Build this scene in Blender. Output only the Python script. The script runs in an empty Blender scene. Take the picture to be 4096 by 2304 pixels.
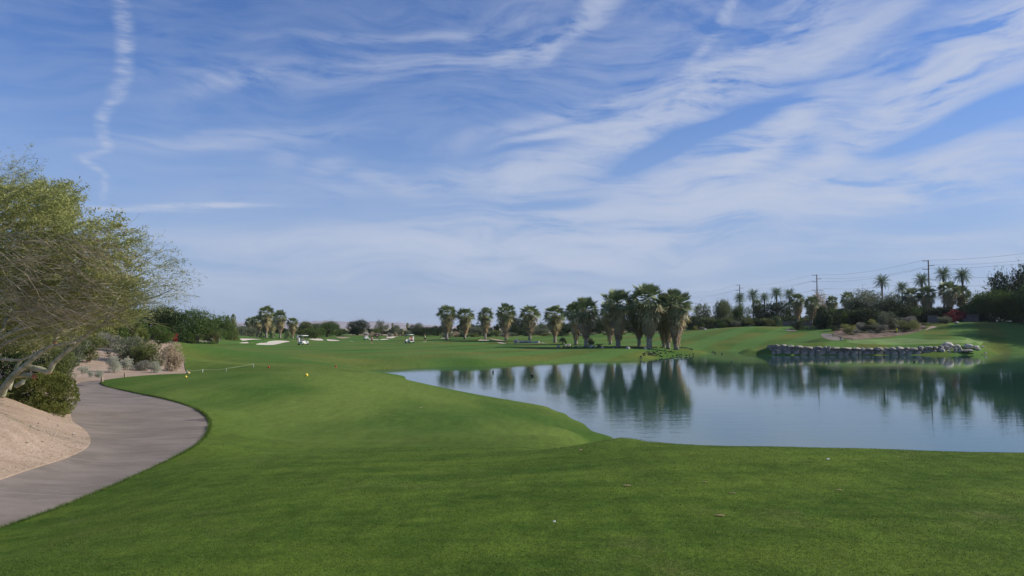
import bpy, math, random
import numpy as np
from mathutils import Vector, Matrix
from mathutils.geometry import delaunay_2d_cdt

# ------------------------------------------------------------------ camera, sky, sun, exposure
SC = bpy.context.scene
COL = SC.collection
F = 3190.0                       # focal length in photo pixels (4096 wide)
PITCH = math.atan(158.0 / F)
CP, SP = math.cos(PITCH), math.sin(PITCH)
CAMZ = 5.0

cam_data = bpy.data.cameras.new('camera')
cam_data.sensor_width = 36.0
cam_data.lens = 36.0 * F / 4096.0
cam_data.clip_start = 0.1
cam_data.clip_end = 40000.0
cam = bpy.data.objects.new('camera', cam_data)
COL.objects.link(cam)
cam.location = (0, 0, CAMZ)
cam.rotation_euler = (math.pi / 2 + PITCH, 0, 0)
SC.camera = cam

SUN_AZ, SUN_EL = math.radians(87.0), math.radians(30.0)   # azimuth measured from the view direction to the right
sdir = Vector((math.cos(SUN_EL) * math.sin(SUN_AZ), math.cos(SUN_EL) * math.cos(SUN_AZ), math.sin(SUN_EL)))
sun_data = bpy.data.lights.new('sun', 'SUN')
sun_data.energy = 5.0
sun_data.angle = math.radians(0.6)
sun_data.color = (1.0, 0.93, 0.82)
sun = bpy.data.objects.new('sun', sun_data)
COL.objects.link(sun)
sun.rotation_euler = sdir.to_track_quat('Z', 'Y').to_euler()

SC.view_settings.view_transform = 'Standard'
SC.view_settings.look = 'None'
SC.view_settings.gamma = 1.0
SC.view_settings.exposure = 0.10
SC.cycles.max_bounces = 6
SC.cycles.transparent_max_bounces = 6
SC.cycles.volume_bounces = 0


def ray(sx, sy):
    u, v = (sx - 2048.0) / F, (1152.0 - sy) / F
    return np.array((u, CP - v * SP, SP + v * CP))


def pt(sx, sy, D):
    d = ray(sx, sy)
    return np.array((0, 0, CAMZ)) + d * (D / d[1])


def ptz(sx, sy, z):
    d = ray(sx, sy)
    return np.array((0, 0, CAMZ)) + d * ((z - CAMZ) / d[2])


class NT:
    """small helper to write node trees"""
    def __init__(s, tree):
        s.t = tree
        tree.nodes.clear()

    def n(s, kind, **kw):
        nd = s.t.nodes.new(kind)
        for k, v in kw.items():
            if k.startswith('i_'):
                key = k[2:].replace('_', ' ')
                s.put(nd.inputs[key] if not key.isdigit() else nd.inputs[int(key)], v)
            else:
                setattr(nd, k, v)
        return nd

    def put(s, sock, v):
        if isinstance(v, bpy.types.NodeSocket):
            s.t.links.new(v, sock)
        else:
            sock.default_value = v

    def math(s, op, a, b=0.0, c=None, clamp=False):
        nd = s.t.nodes.new('ShaderNodeMath')
        nd.operation = op
        nd.use_clamp = clamp
        s.put(nd.inputs[0], a)
        s.put(nd.inputs[1], b)
        if c is not None:
            s.put(nd.inputs[2], c)
        return nd.outputs[0]

    def mix(s, fac, a, b, blend='MIX'):
        nd = s.t.nodes.new('ShaderNodeMix')
        nd.data_type = 'RGBA'
        nd.blend_type = blend
        s.put(nd.inputs[0], fac)
        s.put(nd.inputs[6], a)
        s.put(nd.inputs[7], b)
        return nd.outputs[2]

    def noise(s, vec, scale, detail=3.0, rough=0.5, dist=0.0):
        nd = s.t.nodes.new('ShaderNodeTexNoise')
        if vec is not None:
            s.put(nd.inputs['Vector'], vec)
        nd.inputs['Scale'].default_value = scale
        nd.inputs['Detail'].default_value = detail
        nd.inputs['Roughness'].default_value = rough
        nd.inputs['Distortion'].default_value = dist
        return nd.outputs['Fac']

    def ramp(s, fac, lo, hi, a=0.0, b=1.0, smooth=True):
        nd = s.t.nodes.new('ShaderNodeMapRange')
        nd.interpolation_type = 'SMOOTHSTEP' if smooth else 'LINEAR'
        s.put(nd.inputs[0], fac)
        nd.inputs[1].default_value = lo
        nd.inputs[2].default_value = hi
        nd.inputs[3].default_value = a
        nd.inputs[4].default_value = b
        return nd.outputs[0]

    def mapping(s, vec, loc=(0, 0, 0), rot=(0, 0, 0), scale=(1, 1, 1), kind='POINT'):
        nd = s.t.nodes.new('ShaderNodeMapping')
        nd.vector_type = kind
        s.put(nd.inputs[0], vec)
        nd.inputs[1].default_value = loc
        nd.inputs[2].default_value = rot
        nd.inputs[3].default_value = scale
        return nd.outputs[0]


def rgb(*c):
    return (c[0], c[1], c[2], 1.0)


world = bpy.data.worlds.new('World')
SC.world = world
world.use_nodes = True
w = NT(world.node_tree)
sky = w.n('ShaderNodeTexSky', sky_type='NISHITA', sun_disc=False, sun_elevation=SUN_EL,
          sun_rotation=SUN_AZ, altitude=60.0, air_density=1.0, dust_density=0.25, ozone_density=2.2)
geo = w.n('ShaderNodeTexCoord')
sep = w.n('ShaderNodeSeparateXYZ', i_0=geo.outputs['Generated'])
az = w.math('ARCTAN2', sep.outputs[0], sep.outputs[1])
el = w.math('ARCSINE', sep.outputs[2])
cmb = w.n('ShaderNodeCombineXYZ', i_0=az, i_1=el)
ae = cmb.outputs[0]
# wind-blown warping of the cirrus
wn = w.n('ShaderNodeTexNoise', i_Vector=w.mapping(ae, scale=(1, 2.0, 1)), i_Scale=4.2, i_Detail=2.0, i_Roughness=0.45)
wv = w.n('ShaderNodeVectorMath', operation='SUBTRACT', i_0=wn.outputs['Color'], i_1=(0.5, 0.5, 0.5))
ws = w.n('ShaderNodeVectorMath', operation='MULTIPLY', i_0=wv.outputs[0], i_1=(0.11, 0.05, 0.0))
wa = w.n('ShaderNodeVectorMath', operation='ADD', i_0=ae, i_1=ws.outputs[0])
aw = wa.outputs[0]


def px_ae(sx, sy):
    d = ray(sx, sy)
    d = d / np.linalg.norm(d)
    return math.atan2(d[0], d[1]), math.asin(d[2])


def stroke(vec, cx, cy, L, W, ang, amt):
    a, e = px_ae(cx, cy)
    m = w.mapping(vec, loc=(a, e, 0), rot=(0, 0, math.radians(ang)), scale=(L / F, W / F, 1.0), kind='TEXTURE')
    ln = w.n('ShaderNodeVectorMath', operation='LENGTH', i_0=m)
    return w.ramp(ln.outputs['Value'], 0.15, 1.7, amt, 0.0)


STROKES = [  # cx, cy, half length, half width, angle, amount : cirrus bands
    (2600, 345, 620, 32, 15, .34), (2345, 75, 190, 38, 38, .44), (2120, 185, 200, 45, 15, .26),
    (2900, 70, 260, 22, 44, .24), (3250, 60, 260, 60, 22, .22), (3330, 175, 280, 50, 20, .26), (3050, 260, 500, 90, 20, .2),
    (3980, 190, 480, 130, 26, .44), (3620, 390, 470, 80, 31, .42), (3060, 560, 440, 52, 33, .42),
    (2800, 660, 420, 80, 20, .40), (2600, 470, 420, 62, 18, .42), (2190, 540, 170, 18, 14, .36),
    (2330, 600, 260, 80, 20, .38), (3520, 540, 330, 55, 22, .38), (3980, 620, 230, 65, 4, .42),
    (3400, 740, 560, 90, -4, .36), (3850, 720, 330, 55, 8, .34), (2700, 860, 800, 130, 4, .48),
    (2350, 1010, 700, 80, 0, .34), (2030, 720, 330, 70, 6, .34), (1500, 720, 170, 26, -14, .3),
    (1280, 660, 90, 30, 20, .22), (1100, 655, 80, 40, 35, .12), (950, 560, 420, 40, 8, .20), (1500, 270, 700, 60, 6, .16), (1650, 120, 500, 22, 6, .2),
    (900, 330, 260, 26, 16, .14), (1300, 760, 500, 40, 7, .16), (1500, 960, 760, 60, 2, .32), (1500, 1120, 1000, 110, 0, .26),
    (2800, 1150, 600, 40, 1, .16), (3850, 950, 400, 22, -2, .18), (3900, 1020, 500, 22, 0, .16), (3000, 940, 160, 40, -10, .14),
    (2250, 815, 200, 22, 4, -.46), (2780, 530, 330, 34, 17, -.5), (3750, 500, 480, 60, 10, -.5), (2280, 560, 300, 22, 8, -.2),
    (2600, 615, 200, 26, 22, -.3), (3600, 880, 400, 40, 0, -.22), (2300, 1090, 260, 16, 0, -.22), (3300, 1100, 700, 40, 0, -.2)]
tot = None
for q in STROKES:
    o = stroke(aw, *q)
    tot = o if tot is None else w.math('ADD', tot, o)
# fine combed texture of the cirrus, two directions
wv2 = w.n('ShaderNodeVectorMath', operation='MULTIPLY_ADD', i_0=wv.outputs[0], i_1=(0.25, 0.10, 0.0), i_2=ae)
comb_a = w.noise(w.mapping(wv2.outputs[0], rot=(0, 0, math.radians(-22)), scale=(3.2, 15, 1)), 2.3, 6.0, 0.60, 0.1)
comb_b = w.noise(w.mapping(wv2.outputs[0], loc=(3, 1, 0), rot=(0, 0, math.radians(-4)), scale=(2.0, 16, 1)), 2.0, 5.0, 0.6, 0.1)
lowmask = w.ramp(el, 0.12, 0.26)
comb = w.math('ADD', w.math('MULTIPLY', comb_a, lowmask), w.math('MULTIPLY', comb_b, w.math('SUBTRACT', 1.0, lowmask)))
puff = w.noise(w.mapping(aw, rot=(0, 0, math.radians(-30)), scale=(1.0, 2.2, 1)), 13.0, 6.0, 0.66, 0.15)
rightside = w.ramp(az, -0.25, 0.25)
base_veil = w.math('MULTIPLY', rightside, 0.11)
base_veil = w.math('ADD', base_veil, 0.055)
body = w.math('ADD', tot, base_veil)
fine_c = w.noise(w.mapping(wv2.outputs[0], loc=(7, 2, 0), rot=(0, 0, math.radians(-27)), scale=(6.5, 44, 1)), 2.0, 6.0, 0.66, 0.15)
fibre = w.math('MULTIPLY', w.ramp(fine_c, 0.30, 0.70, -0.55, 0.65, False), w.ramp(el, 0.06, 0.2, .35, 1.0))
tex = w.math('ADD', w.ramp(comb, 0.33, 0.68, 0.15, 2.3), w.math('MULTIPLY', w.math('SUBTRACT', puff, 0.5), 2.4))
tex = w.math('MAXIMUM', w.math('ADD', tex, fibre), 0.05)
body = w.math('MAXIMUM', body, 0.0)
dens = w.math('MULTIPLY', w.math('SUBTRACT', 1.0, w.math('EXPONENT', w.math('MULTIPLY', w.math('MULTIPLY', body, tex), -1.15))), 0.92)
# the two vapour trails
cw = w.n('ShaderNodeTexNoise', i_Vector=w.mapping(ae, scale=(14, 60, 1)), i_Scale=1.6, i_Detail=3.0)
cw2 = w.n('ShaderNodeVectorMath', operation='SUBTRACT', i_0=cw.outputs['Color'], i_1=(0.5, 0.5, 0.5))
cv = w.n('ShaderNodeVectorMath', operation='MULTIPLY_ADD', i_0=cw2.outputs[0], i_1=(0.011, 0.004, 0.0), i_2=ae)
trail = [(470, -60), (488, 40), (500, 130), (503, 230), (492, 320), (455, 400), (425, 440), (398, 490), (425, 560), (434, 592), (380, 615), (318, 634), (365, 660), (410, 690), (425, 735), (410, 790)]
tt = None
for (x0, y0), (x1, y1) in zip(trail[:-1], trail[1:]):
    L = math.hypot(x1 - x0, y1 - y0)
    wd = 12 if y0 > 590 else (28 if y0 < 350 else 22)
    am = .26 if y0 > 700 else (.30 if y0 < 330 else .30)
    o = stroke(cv.outputs[0], (x0 + x1) / 2, (y0 + y1) / 2, L * 0.62, wd, -math.degrees(math.atan2(y1 - y0, x1 - x0)), am)
    tt = o if tt is None else w.math('MAXIMUM', tt, o)
for q in ((520, 838, 200, 10, 2, .40), (820, 822, 230, 11, 4, .50), (1060, 815, 160, 8, 0, .16)):
    tt = w.math('MAXIMUM', tt, stroke(cv.outputs[0], *q))
tn = w.noise(w.mapping(ae, rot=(0, 0, .2), scale=(22, 120, 1)), 1.0, 4.0, 0.65)
tt = w.math('MULTIPLY', tt, w.ramp(tn, 0.33, 0.66, 0.30, 1.45))
dens = w.math('ADD', dens, tt, clamp=True)
dens = w.math('MULTIPLY', dens, w.ramp(el, 0.0, 0.05, 0.5, 1.0))
skytint = w.mix(1.0, sky.outputs[0], rgb(0.54, 0.72, 1.08), 'MULTIPLY')
skytint = w.mix(w.ramp(el, 0.0, 0.33, 0.85, 0.0), skytint, rgb(2.9, 3.65, 5.3))
mixed = w.mix(w.math('MULTIPLY', dens, 1.0, clamp=True), skytint, rgb(4.5, 4.95, 6.1))
bg = w.n('ShaderNodeBackground', i_Color=mixed, i_Strength=0.112)
wo = w.n('ShaderNodeOutputWorld', i_Surface=bg.outputs[0])
world.cycles.sampling_method = 'MANUAL'
world.cycles.sample_map_resolution = 512

# ------------------------------------------------------------------ mesh and object helpers


def tag(o, label=None, cat=None, group=None, kind=None):
    if label: o['label'] = label
    if cat: o['category'] = cat
    if group: o['group'] = group
    if kind: o['kind'] = kind
    return o


def link(name, me, mat=None, parent=None):
    o = bpy.data.objects.new(name, me)
    COL.objects.link(o)
    if me is not None and mat is not None:
        for m in (mat if isinstance(mat, (list, tuple)) else [mat]):
            me.materials.append(m)
    if parent is not None:
        o.parent = parent
    return o


def empty(name, loc, rz=0.0, label=None, cat=None, group=None):
    o = bpy.data.objects.new(name, None)
    COL.objects.link(o)
    o.empty_display_size = 0.2
    o.location = tuple(float(v) for v in loc)
    o.rotation_euler = (0, 0, rz)
    return tag(o, label, cat, group)


def mesh_np(name, V, Fc, smooth=False):
    """V (n,3), Fc (m,k) -> mesh"""
    V = np.asarray(V, dtype=np.float32)
    Fc = np.asarray(Fc, dtype=np.int32)
    me = bpy.data.meshes.new(name)
    m, k = Fc.shape
    me.vertices.add(len(V))
    me.vertices.foreach_set('co', V.ravel())
    me.loops.add(m * k)
    me.loops.foreach_set('vertex_index', Fc.ravel())
    me.polygons.add(m)
    me.polygons.foreach_set('loop_start', np.arange(0, m * k, k, dtype=np.int32))
    me.polygons.foreach_set('use_smooth', np.full(m, smooth, dtype=bool))
    me.update(calc_edges=True)
    return me


def mesh_quads(name, Q):
    Q = np.asarray(Q, dtype=np.float32).reshape(-1, 4, 3)
    return mesh_np(name, Q.reshape(-1, 3), np.arange(len(Q) * 4).reshape(-1, 4))


class MB:
    """collects solid shapes (quads/tris) for one mesh, with a material index per piece"""
    def __init__(s):
        s.v, s.f, s.mi, s.sm = [], [], [], []

    def add(s, V, Fs, mi=0, smooth=False):
        o = len(s.v)
        s.v += [tuple(float(c) for c in p) for p in V]
        s.f += [tuple(int(i) + o for i in f) for f in Fs]
        s.mi += [mi] * len(Fs)
        s.sm += [smooth] * len(Fs)
        return s

    def box(s, c, d, rz=0.0, mi=0, bev=0.0, M=None):
        hx, hy, hz = d[0] / 2, d[1] / 2, d[2] / 2
        b = min(bev, hx * .9, hy * .9, hz * .9)
        if b > 0:
            V, Fs = [], []
            # chamfered box: 24 vertices
            for sx in (-1, 1):
                for sy in (-1, 1):
                    for sz in (-1, 1):
                        V += [(sx * hx, sy * (hy - b), sz * (hz - b)), (sx * (hx - b), sy * hy, sz * (hz - b)), (sx * (hx - b), sy * (hy - b), sz * hz)]
            def ix(a, bb, cc, k): return (((a > 0) * 2 + (bb > 0)) * 2 + (cc > 0)) * 3 + k
            for g in (-1, 1):
                Fs += [(ix(g, -1, -1, 0), ix(g, 1, -1, 0), ix(g, 1, 1, 0), ix(g, -1, 1, 0)),
                       (ix(-1, g, -1, 1), ix(1, g, -1, 1), ix(1, g, 1, 1), ix(-1, g, 1, 1)),
                       (ix(-1, -1, g, 2), ix(1, -1, g, 2), ix(1, 1, g, 2), ix(-1, 1, g, 2))]
                for h in (-1, 1):
                    Fs += [(ix(g, h, -1, 0), ix(g, h, 1, 0), ix(g, h, 1, 1), ix(g, h, -1, 1)),
                           (ix(g, -1, h, 0), ix(g, 1, h, 0), ix(g, 1, h, 2), ix(g, -1, h, 2)),
                           (ix(-1, g, h, 1), ix(1, g, h, 1), ix(1, g, h, 2), ix(-1, g, h, 2))]
                    for k in (-1, 1):
                        Fs += [(ix(g, h, k, 0), ix(g, h, k, 1), ix(g, h, k, 2))]
        else:
            V = [(a * hx, e * hy, g * hz) for a in (-1, 1) for e in (-1, 1) for g in (-1, 1)]
            Fs = [(0, 1, 3, 2), (4, 6, 7, 5), (0, 4, 5, 1), (2, 3, 7, 6), (0, 2, 6, 4), (1, 5, 7, 3)]
        R = Matrix.Rotation(rz, 4, 'Z') if M is None else M
        V = [R @ Vector(p) + Vector(c) for p in V]
        return s.add(V, Fs, mi)

    def tube(s, pts, rad, n=6, mi=0, caps=True, smooth=True):
        P = [Vector([float(c) for c in p]) for p in pts]
        R = rad if isinstance(rad, (list, tuple)) else [rad] * len(P)
        V, Fs = [], []
        for i, p in enumerate(P):
            t = (P[min(i + 1, len(P) - 1)] - P[max(i - 1, 0)])
            if t.length < 1e-9: t = Vector((0, 0, 1))
            t.normalize()
            a = t.cross(Vector((0, 0, 1)) if abs(t.z) < 0.95 else Vector((1, 0, 0))).normalized()
            b = t.cross(a)
            for k in range(n):
                an = 2 * math.pi * k / n
                V.append(p + (a * math.cos(an) + b * math.sin(an)) * R[i])
        for i in range(len(P) - 1):
            for k in range(n):
                k2 = (k + 1) % n
                Fs.append((i * n + k, i * n + k2, (i + 1) * n + k2, (i + 1) * n + k))
        if caps:
            Fs.append(tuple(range(n))[::-1])
            Fs.append(tuple((len(P) - 1) * n + k for k in range(n)))
        return s.add(V, Fs, mi, smooth)

    def blob(s, c, r, n=8, m=6, mi=0, jit=0.0, rng=None):
        V, Fs = [], []
        for j in range(1, m):
            th = math.pi * j / m
            for k in range(n):
                ph = 2 * math.pi * k / n
                q = 1 + (rng.uniform(-jit, jit) if rng else 0)
                V.append((c[0] + r[0] * q * math.sin(th) * math.cos(ph), c[1] + r[1] * q * math.sin(th) * math.sin(ph), c[2] + r[2] * q * math.cos(th)))
        V.append((c[0], c[1], c[2] + r[2])); V.append((c[0], c[1], c[2] - r[2]))
        for j in range(m - 2):
            for k in range(n):
                k2 = (k + 1) % n
                Fs.append((j * n + k, (j + 1) * n + k, (j + 1) * n + k2, j * n + k2))
        t, bt = (m - 1) * n, (m - 1) * n + 1
        for k in range(n):
            k2 = (k + 1) % n
            Fs.append((t, k, k2))
            Fs.append((bt, (m - 2) * n + k2, (m - 2) * n + k))
        return s.add(V, Fs, mi, True)

    def mesh(s, name):
        me = bpy.data.meshes.new(name)
        me.from_pydata(s.v, [], s.f)
        me.polygons.foreach_set('material_index', s.mi)
        me.polygons.foreach_set('use_smooth', s.sm)
        me.update()
        return me

    def build(s, name, mat, parent=None):
        return link(name, s.mesh(name), mat, parent)


def copy_tree(o, parent=None):
    c = o.copy()
    COL.objects.link(c)
    c.parent = parent
    for ch in [x for x in o.children]:
        copy_tree(ch, c)
    return c


# ------------------------------------------------------------------ materials
MAT = {}


def principled(name, col, rough=0.8, spec=0.3, metal=0.0, var=0.12, scale=3.0, bump=0.0, bscale=20.0, col2=None, coat=0.0):
    m = bpy.data.materials.new(name)
    m.use_nodes = True
    t = NT(m.node_tree)
    tc = t.n('ShaderNodeTexCoord')
    nz = t.noise(tc.outputs['Object'], scale, 4.0, 0.6)
    c2 = col2 or tuple(min(1.0, c * (1 + 2.5 * var)) for c in col)
    c1 = tuple(c * (1 - var) for c in col)
    cc = t.mix(t.ramp(nz, 0.3, 0.7), rgb(*c1), rgb(*c2))
    b = t.n('ShaderNodeBsdfPrincipled', i_Base_Color=cc, i_Roughness=rough, i_Metallic=metal)
    b.inputs['Specular IOR Level'].default_value = spec
    if coat: b.inputs['Coat Weight'].default_value = coat
    if bump:
        bp = t.n('ShaderNodeBump', i_Height=t.noise(tc.outputs['Object'], bscale, 4.0, 0.6), i_Strength=bump, i_Distance=0.05)
        t.put(b.inputs['Normal'], bp.outputs[0])
    t.n('ShaderNodeOutputMaterial', i_Surface=b.outputs[0])
    MAT[name] = m
    return m


def leafy(name, dark, light, trans=0.3, extra=None, extra_amt=0.0, rough=0.6, patch=0.8):
    """leaf material: every leaf takes its own tone, whole sprays lean to one tone"""
    dark = tuple(c * 1.35 for c in dark); light = tuple(min(c * 1.3, .6) for c in light)
    m = bpy.data.materials.new(name)
    m.use_nodes = True
    t = NT(m.node_tree)
    g = t.n('ShaderNodeNewGeometry')
    tc = t.n('ShaderNodeTexCoord')
    big = t.noise(tc.outputs['Object'], patch, 2.0, 0.5)
    rnd = g.outputs['Random Per Island']
    fac = t.math('ADD', t.math('MULTIPLY', rnd, 0.6), t.ramp(big, 0.3, 0.7, 0.0, 0.4))
    c = t.mix(fac, rgb(*dark), rgb(*light))
    if extra:
        pick = t.math('GREATER_THAN', t.math('FRACT', t.math('MULTIPLY', rnd, 7.31)), 1.0 - extra_amt)
        c = t.mix(pick, c, rgb(*extra))
    d = t.n('ShaderNodeBsdfPrincipled', i_Base_Color=c, i_Roughness=rough)
    d.inputs['Specular IOR Level'].default_value = 0.25
    tr = t.n('ShaderNodeBsdfTranslucent', i_Color=c)
    mx = t.n('ShaderNodeMixShader', i_0=trans, i_1=d.outputs[0], i_2=tr.outputs[0])
    t.n('ShaderNodeOutputMaterial', i_Surface=mx.outputs[0])
    MAT[name] = m
    return m


leafy('mesquite_green', (.030, .060, .012), (.095, .135, .030))
leafy('mesquite_dark', (.012, .026, .007), (.040, .060, .016), trans=.2)
leafy('mesquite_olive', (.055, .075, .018), (.150, .165, .050))
leafy('mesquite_gray', (.070, .085, .050), (.170, .185, .110))
leafy('willow_green', (.050, .070, .022), (.140, .155, .060))
leafy('shrub_yellow', (.100, .120, .030), (.260, .260, .080))
leafy('shrub_silver', (.200, .210, .150), (.420, .420, .330), trans=.2)
leafy('shrub_tan', (.200, .150, .090), (.470, .380, .260), trans=.2)
leafy('shrub_gray', (.110, .110, .085), (.260, .250, .200), trans=.2)
leafy('juniper', (.040, .055, .012), (.160, .170, .040), trans=.2, patch=2.5)
leafy('bougainvillea', (.16, .006, .020), (.50, .02, .05), trans=.3, extra=(.05, .08, .02), extra_amt=.25)
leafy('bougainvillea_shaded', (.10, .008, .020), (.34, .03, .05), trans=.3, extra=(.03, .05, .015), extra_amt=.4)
leafy('palo_leaf', (.140, .152, .045), (.325, .335, .120), trans=.4, patch=.9)
leafy('palo_leaf_grey', (.130, .155, .070), (.290, .300, .150), trans=.4, patch=.9)
leafy('fan_green', (.070, .098, .045), (.235, .270, .125), trans=.15)
leafy('fan_hanging', (.110, .110, .045), (.360, .330, .150), trans=.1, extra=(.26, .16, .075), extra_amt=.22)
leafy('fan_dead', (.19, .105, .048), (.56, .36, .19), trans=.2, extra=(.34, .30, .25), extra_amt=.25)
leafy('date_green', (.065, .100, .060), (.170, .225, .140), trans=.25)
leafy('dry_leaf', (.20, .15, .09), (.36, .30, .20), trans=.2)
principled('palm_trunk', (.22, .19, .155), rough=.95, var=.35, scale=5, bump=.9, bscale=9)
principled('date_trunk', (.12, .09, .065), rough=.95, var=.35, scale=5, bump=.9, bscale=9)
principled('bark_dark', (.09, .07, .05), rough=.95, var=.3, scale=5, bump=.7, bscale=15)
principled('palo_bark', (.30, .33, .19), rough=.8, var=.3, scale=7, bump=.25, bscale=40, col2=(.50, .47, .34))
principled('palo_twig', (.42, .34, .22), rough=.85, var=.25, scale=2, col2=(.62, .53, .36))
principled('palo_twig_green', (.28, .28, .10), rough=.85, var=.25, scale=2, col2=(.50, .48, .22))
principled('cut_wood', (.30, .13, .06), rough=.9)
principled('boulder', (.27, .24, .20), rough=.95, var=.3, scale=1.8, bump=.7, bscale=6)
principled('boulder_pale', (.38, .35, .31), rough=.95, var=.2, scale=3, bump=.6, bscale=10)
principled('asphalt_patch', (.11, .09, .085), rough=.9, var=.2, scale=3)
principled('wall_stone', (.20, .175, .15), rough=.95, var=.35, scale=1.2, bump=.7, bscale=6)
principled('pole_wood', (.075, .052, .045), rough=.95, var=.3, scale=2)
principled('cable_metal', (.16, .16, .18), rough=.6)
principled('stucco', (.17, .15, .14), rough=.95, var=.1, scale=1)
principled('post_wood', (.26, .20, .15), rough=.95, var=.25, scale=12, bump=.4)
principled('paint_white', (.80, .80, .76), rough=.45, spec=.5, var=.03)
principled('cart_white', (.74, .74, .70), rough=.35, spec=.5, var=.03)
principled('cart_dark', (.030, .032, .035), rough=.4, spec=.5, var=.1)
principled('tyre_rubber', (.018, .018, .018), rough=.85, var=.1)
principled('seat_cream', (.50, .46, .38), rough=.6, var=.05)
principled('steel', (.45, .46, .47), rough=.35, metal=.8, var=.05)
principled('skin', (.42, .25, .17), rough=.6, var=.06)
principled('cloth_white', (.74, .74, .76), rough=.9, var=.04)
principled('cloth_pink', (.50, .20, .22), rough=.9, var=.06)
principled('cloth_black', (.018, .018, .022), rough=.9, var=.1)
principled('cloth_lime', (.62, .72, .42), rough=.9, var=.05)
principled('cloth_orange', (.75, .14, .035), rough=.9, var=.05)
principled('cloth_khaki', (.42, .34, .23), rough=.9, var=.05)
principled('cloth_navy', (.03, .035, .07), rough=.9, var=.1)
principled('bag_red', (.42, .035, .035), rough=.6, var=.1)
principled('bag_black', (.03, .03, .035), rough=.6, var=.1)
principled('hair_dark', (.03, .022, .016), rough=.8, var=.1)
principled('coot_black', (.012, .012, .014), rough=.6, var=.2)
principled('bill_white', (.75, .72, .66), rough=.5, var=.05)
principled('flag_yellow', (.80, .62, .03), rough=.8, var=.05)
principled('marker_yellow', (.85, .60, .05), rough=.4, spec=.5, var=.04)
principled('marker_red', (.45, .035, .02), rough=.4, spec=.5, var=.04)
principled('rope', (.26, .29, .22), rough=.8, var=.1)
principled('leaf_fallen', (.42, .30, .16), rough=.9, var=.2, scale=30)
principled('divot_soil', (.20, .16, .075), rough=.98, var=.3, scale=30, bump=.6, bscale=60)


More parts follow.
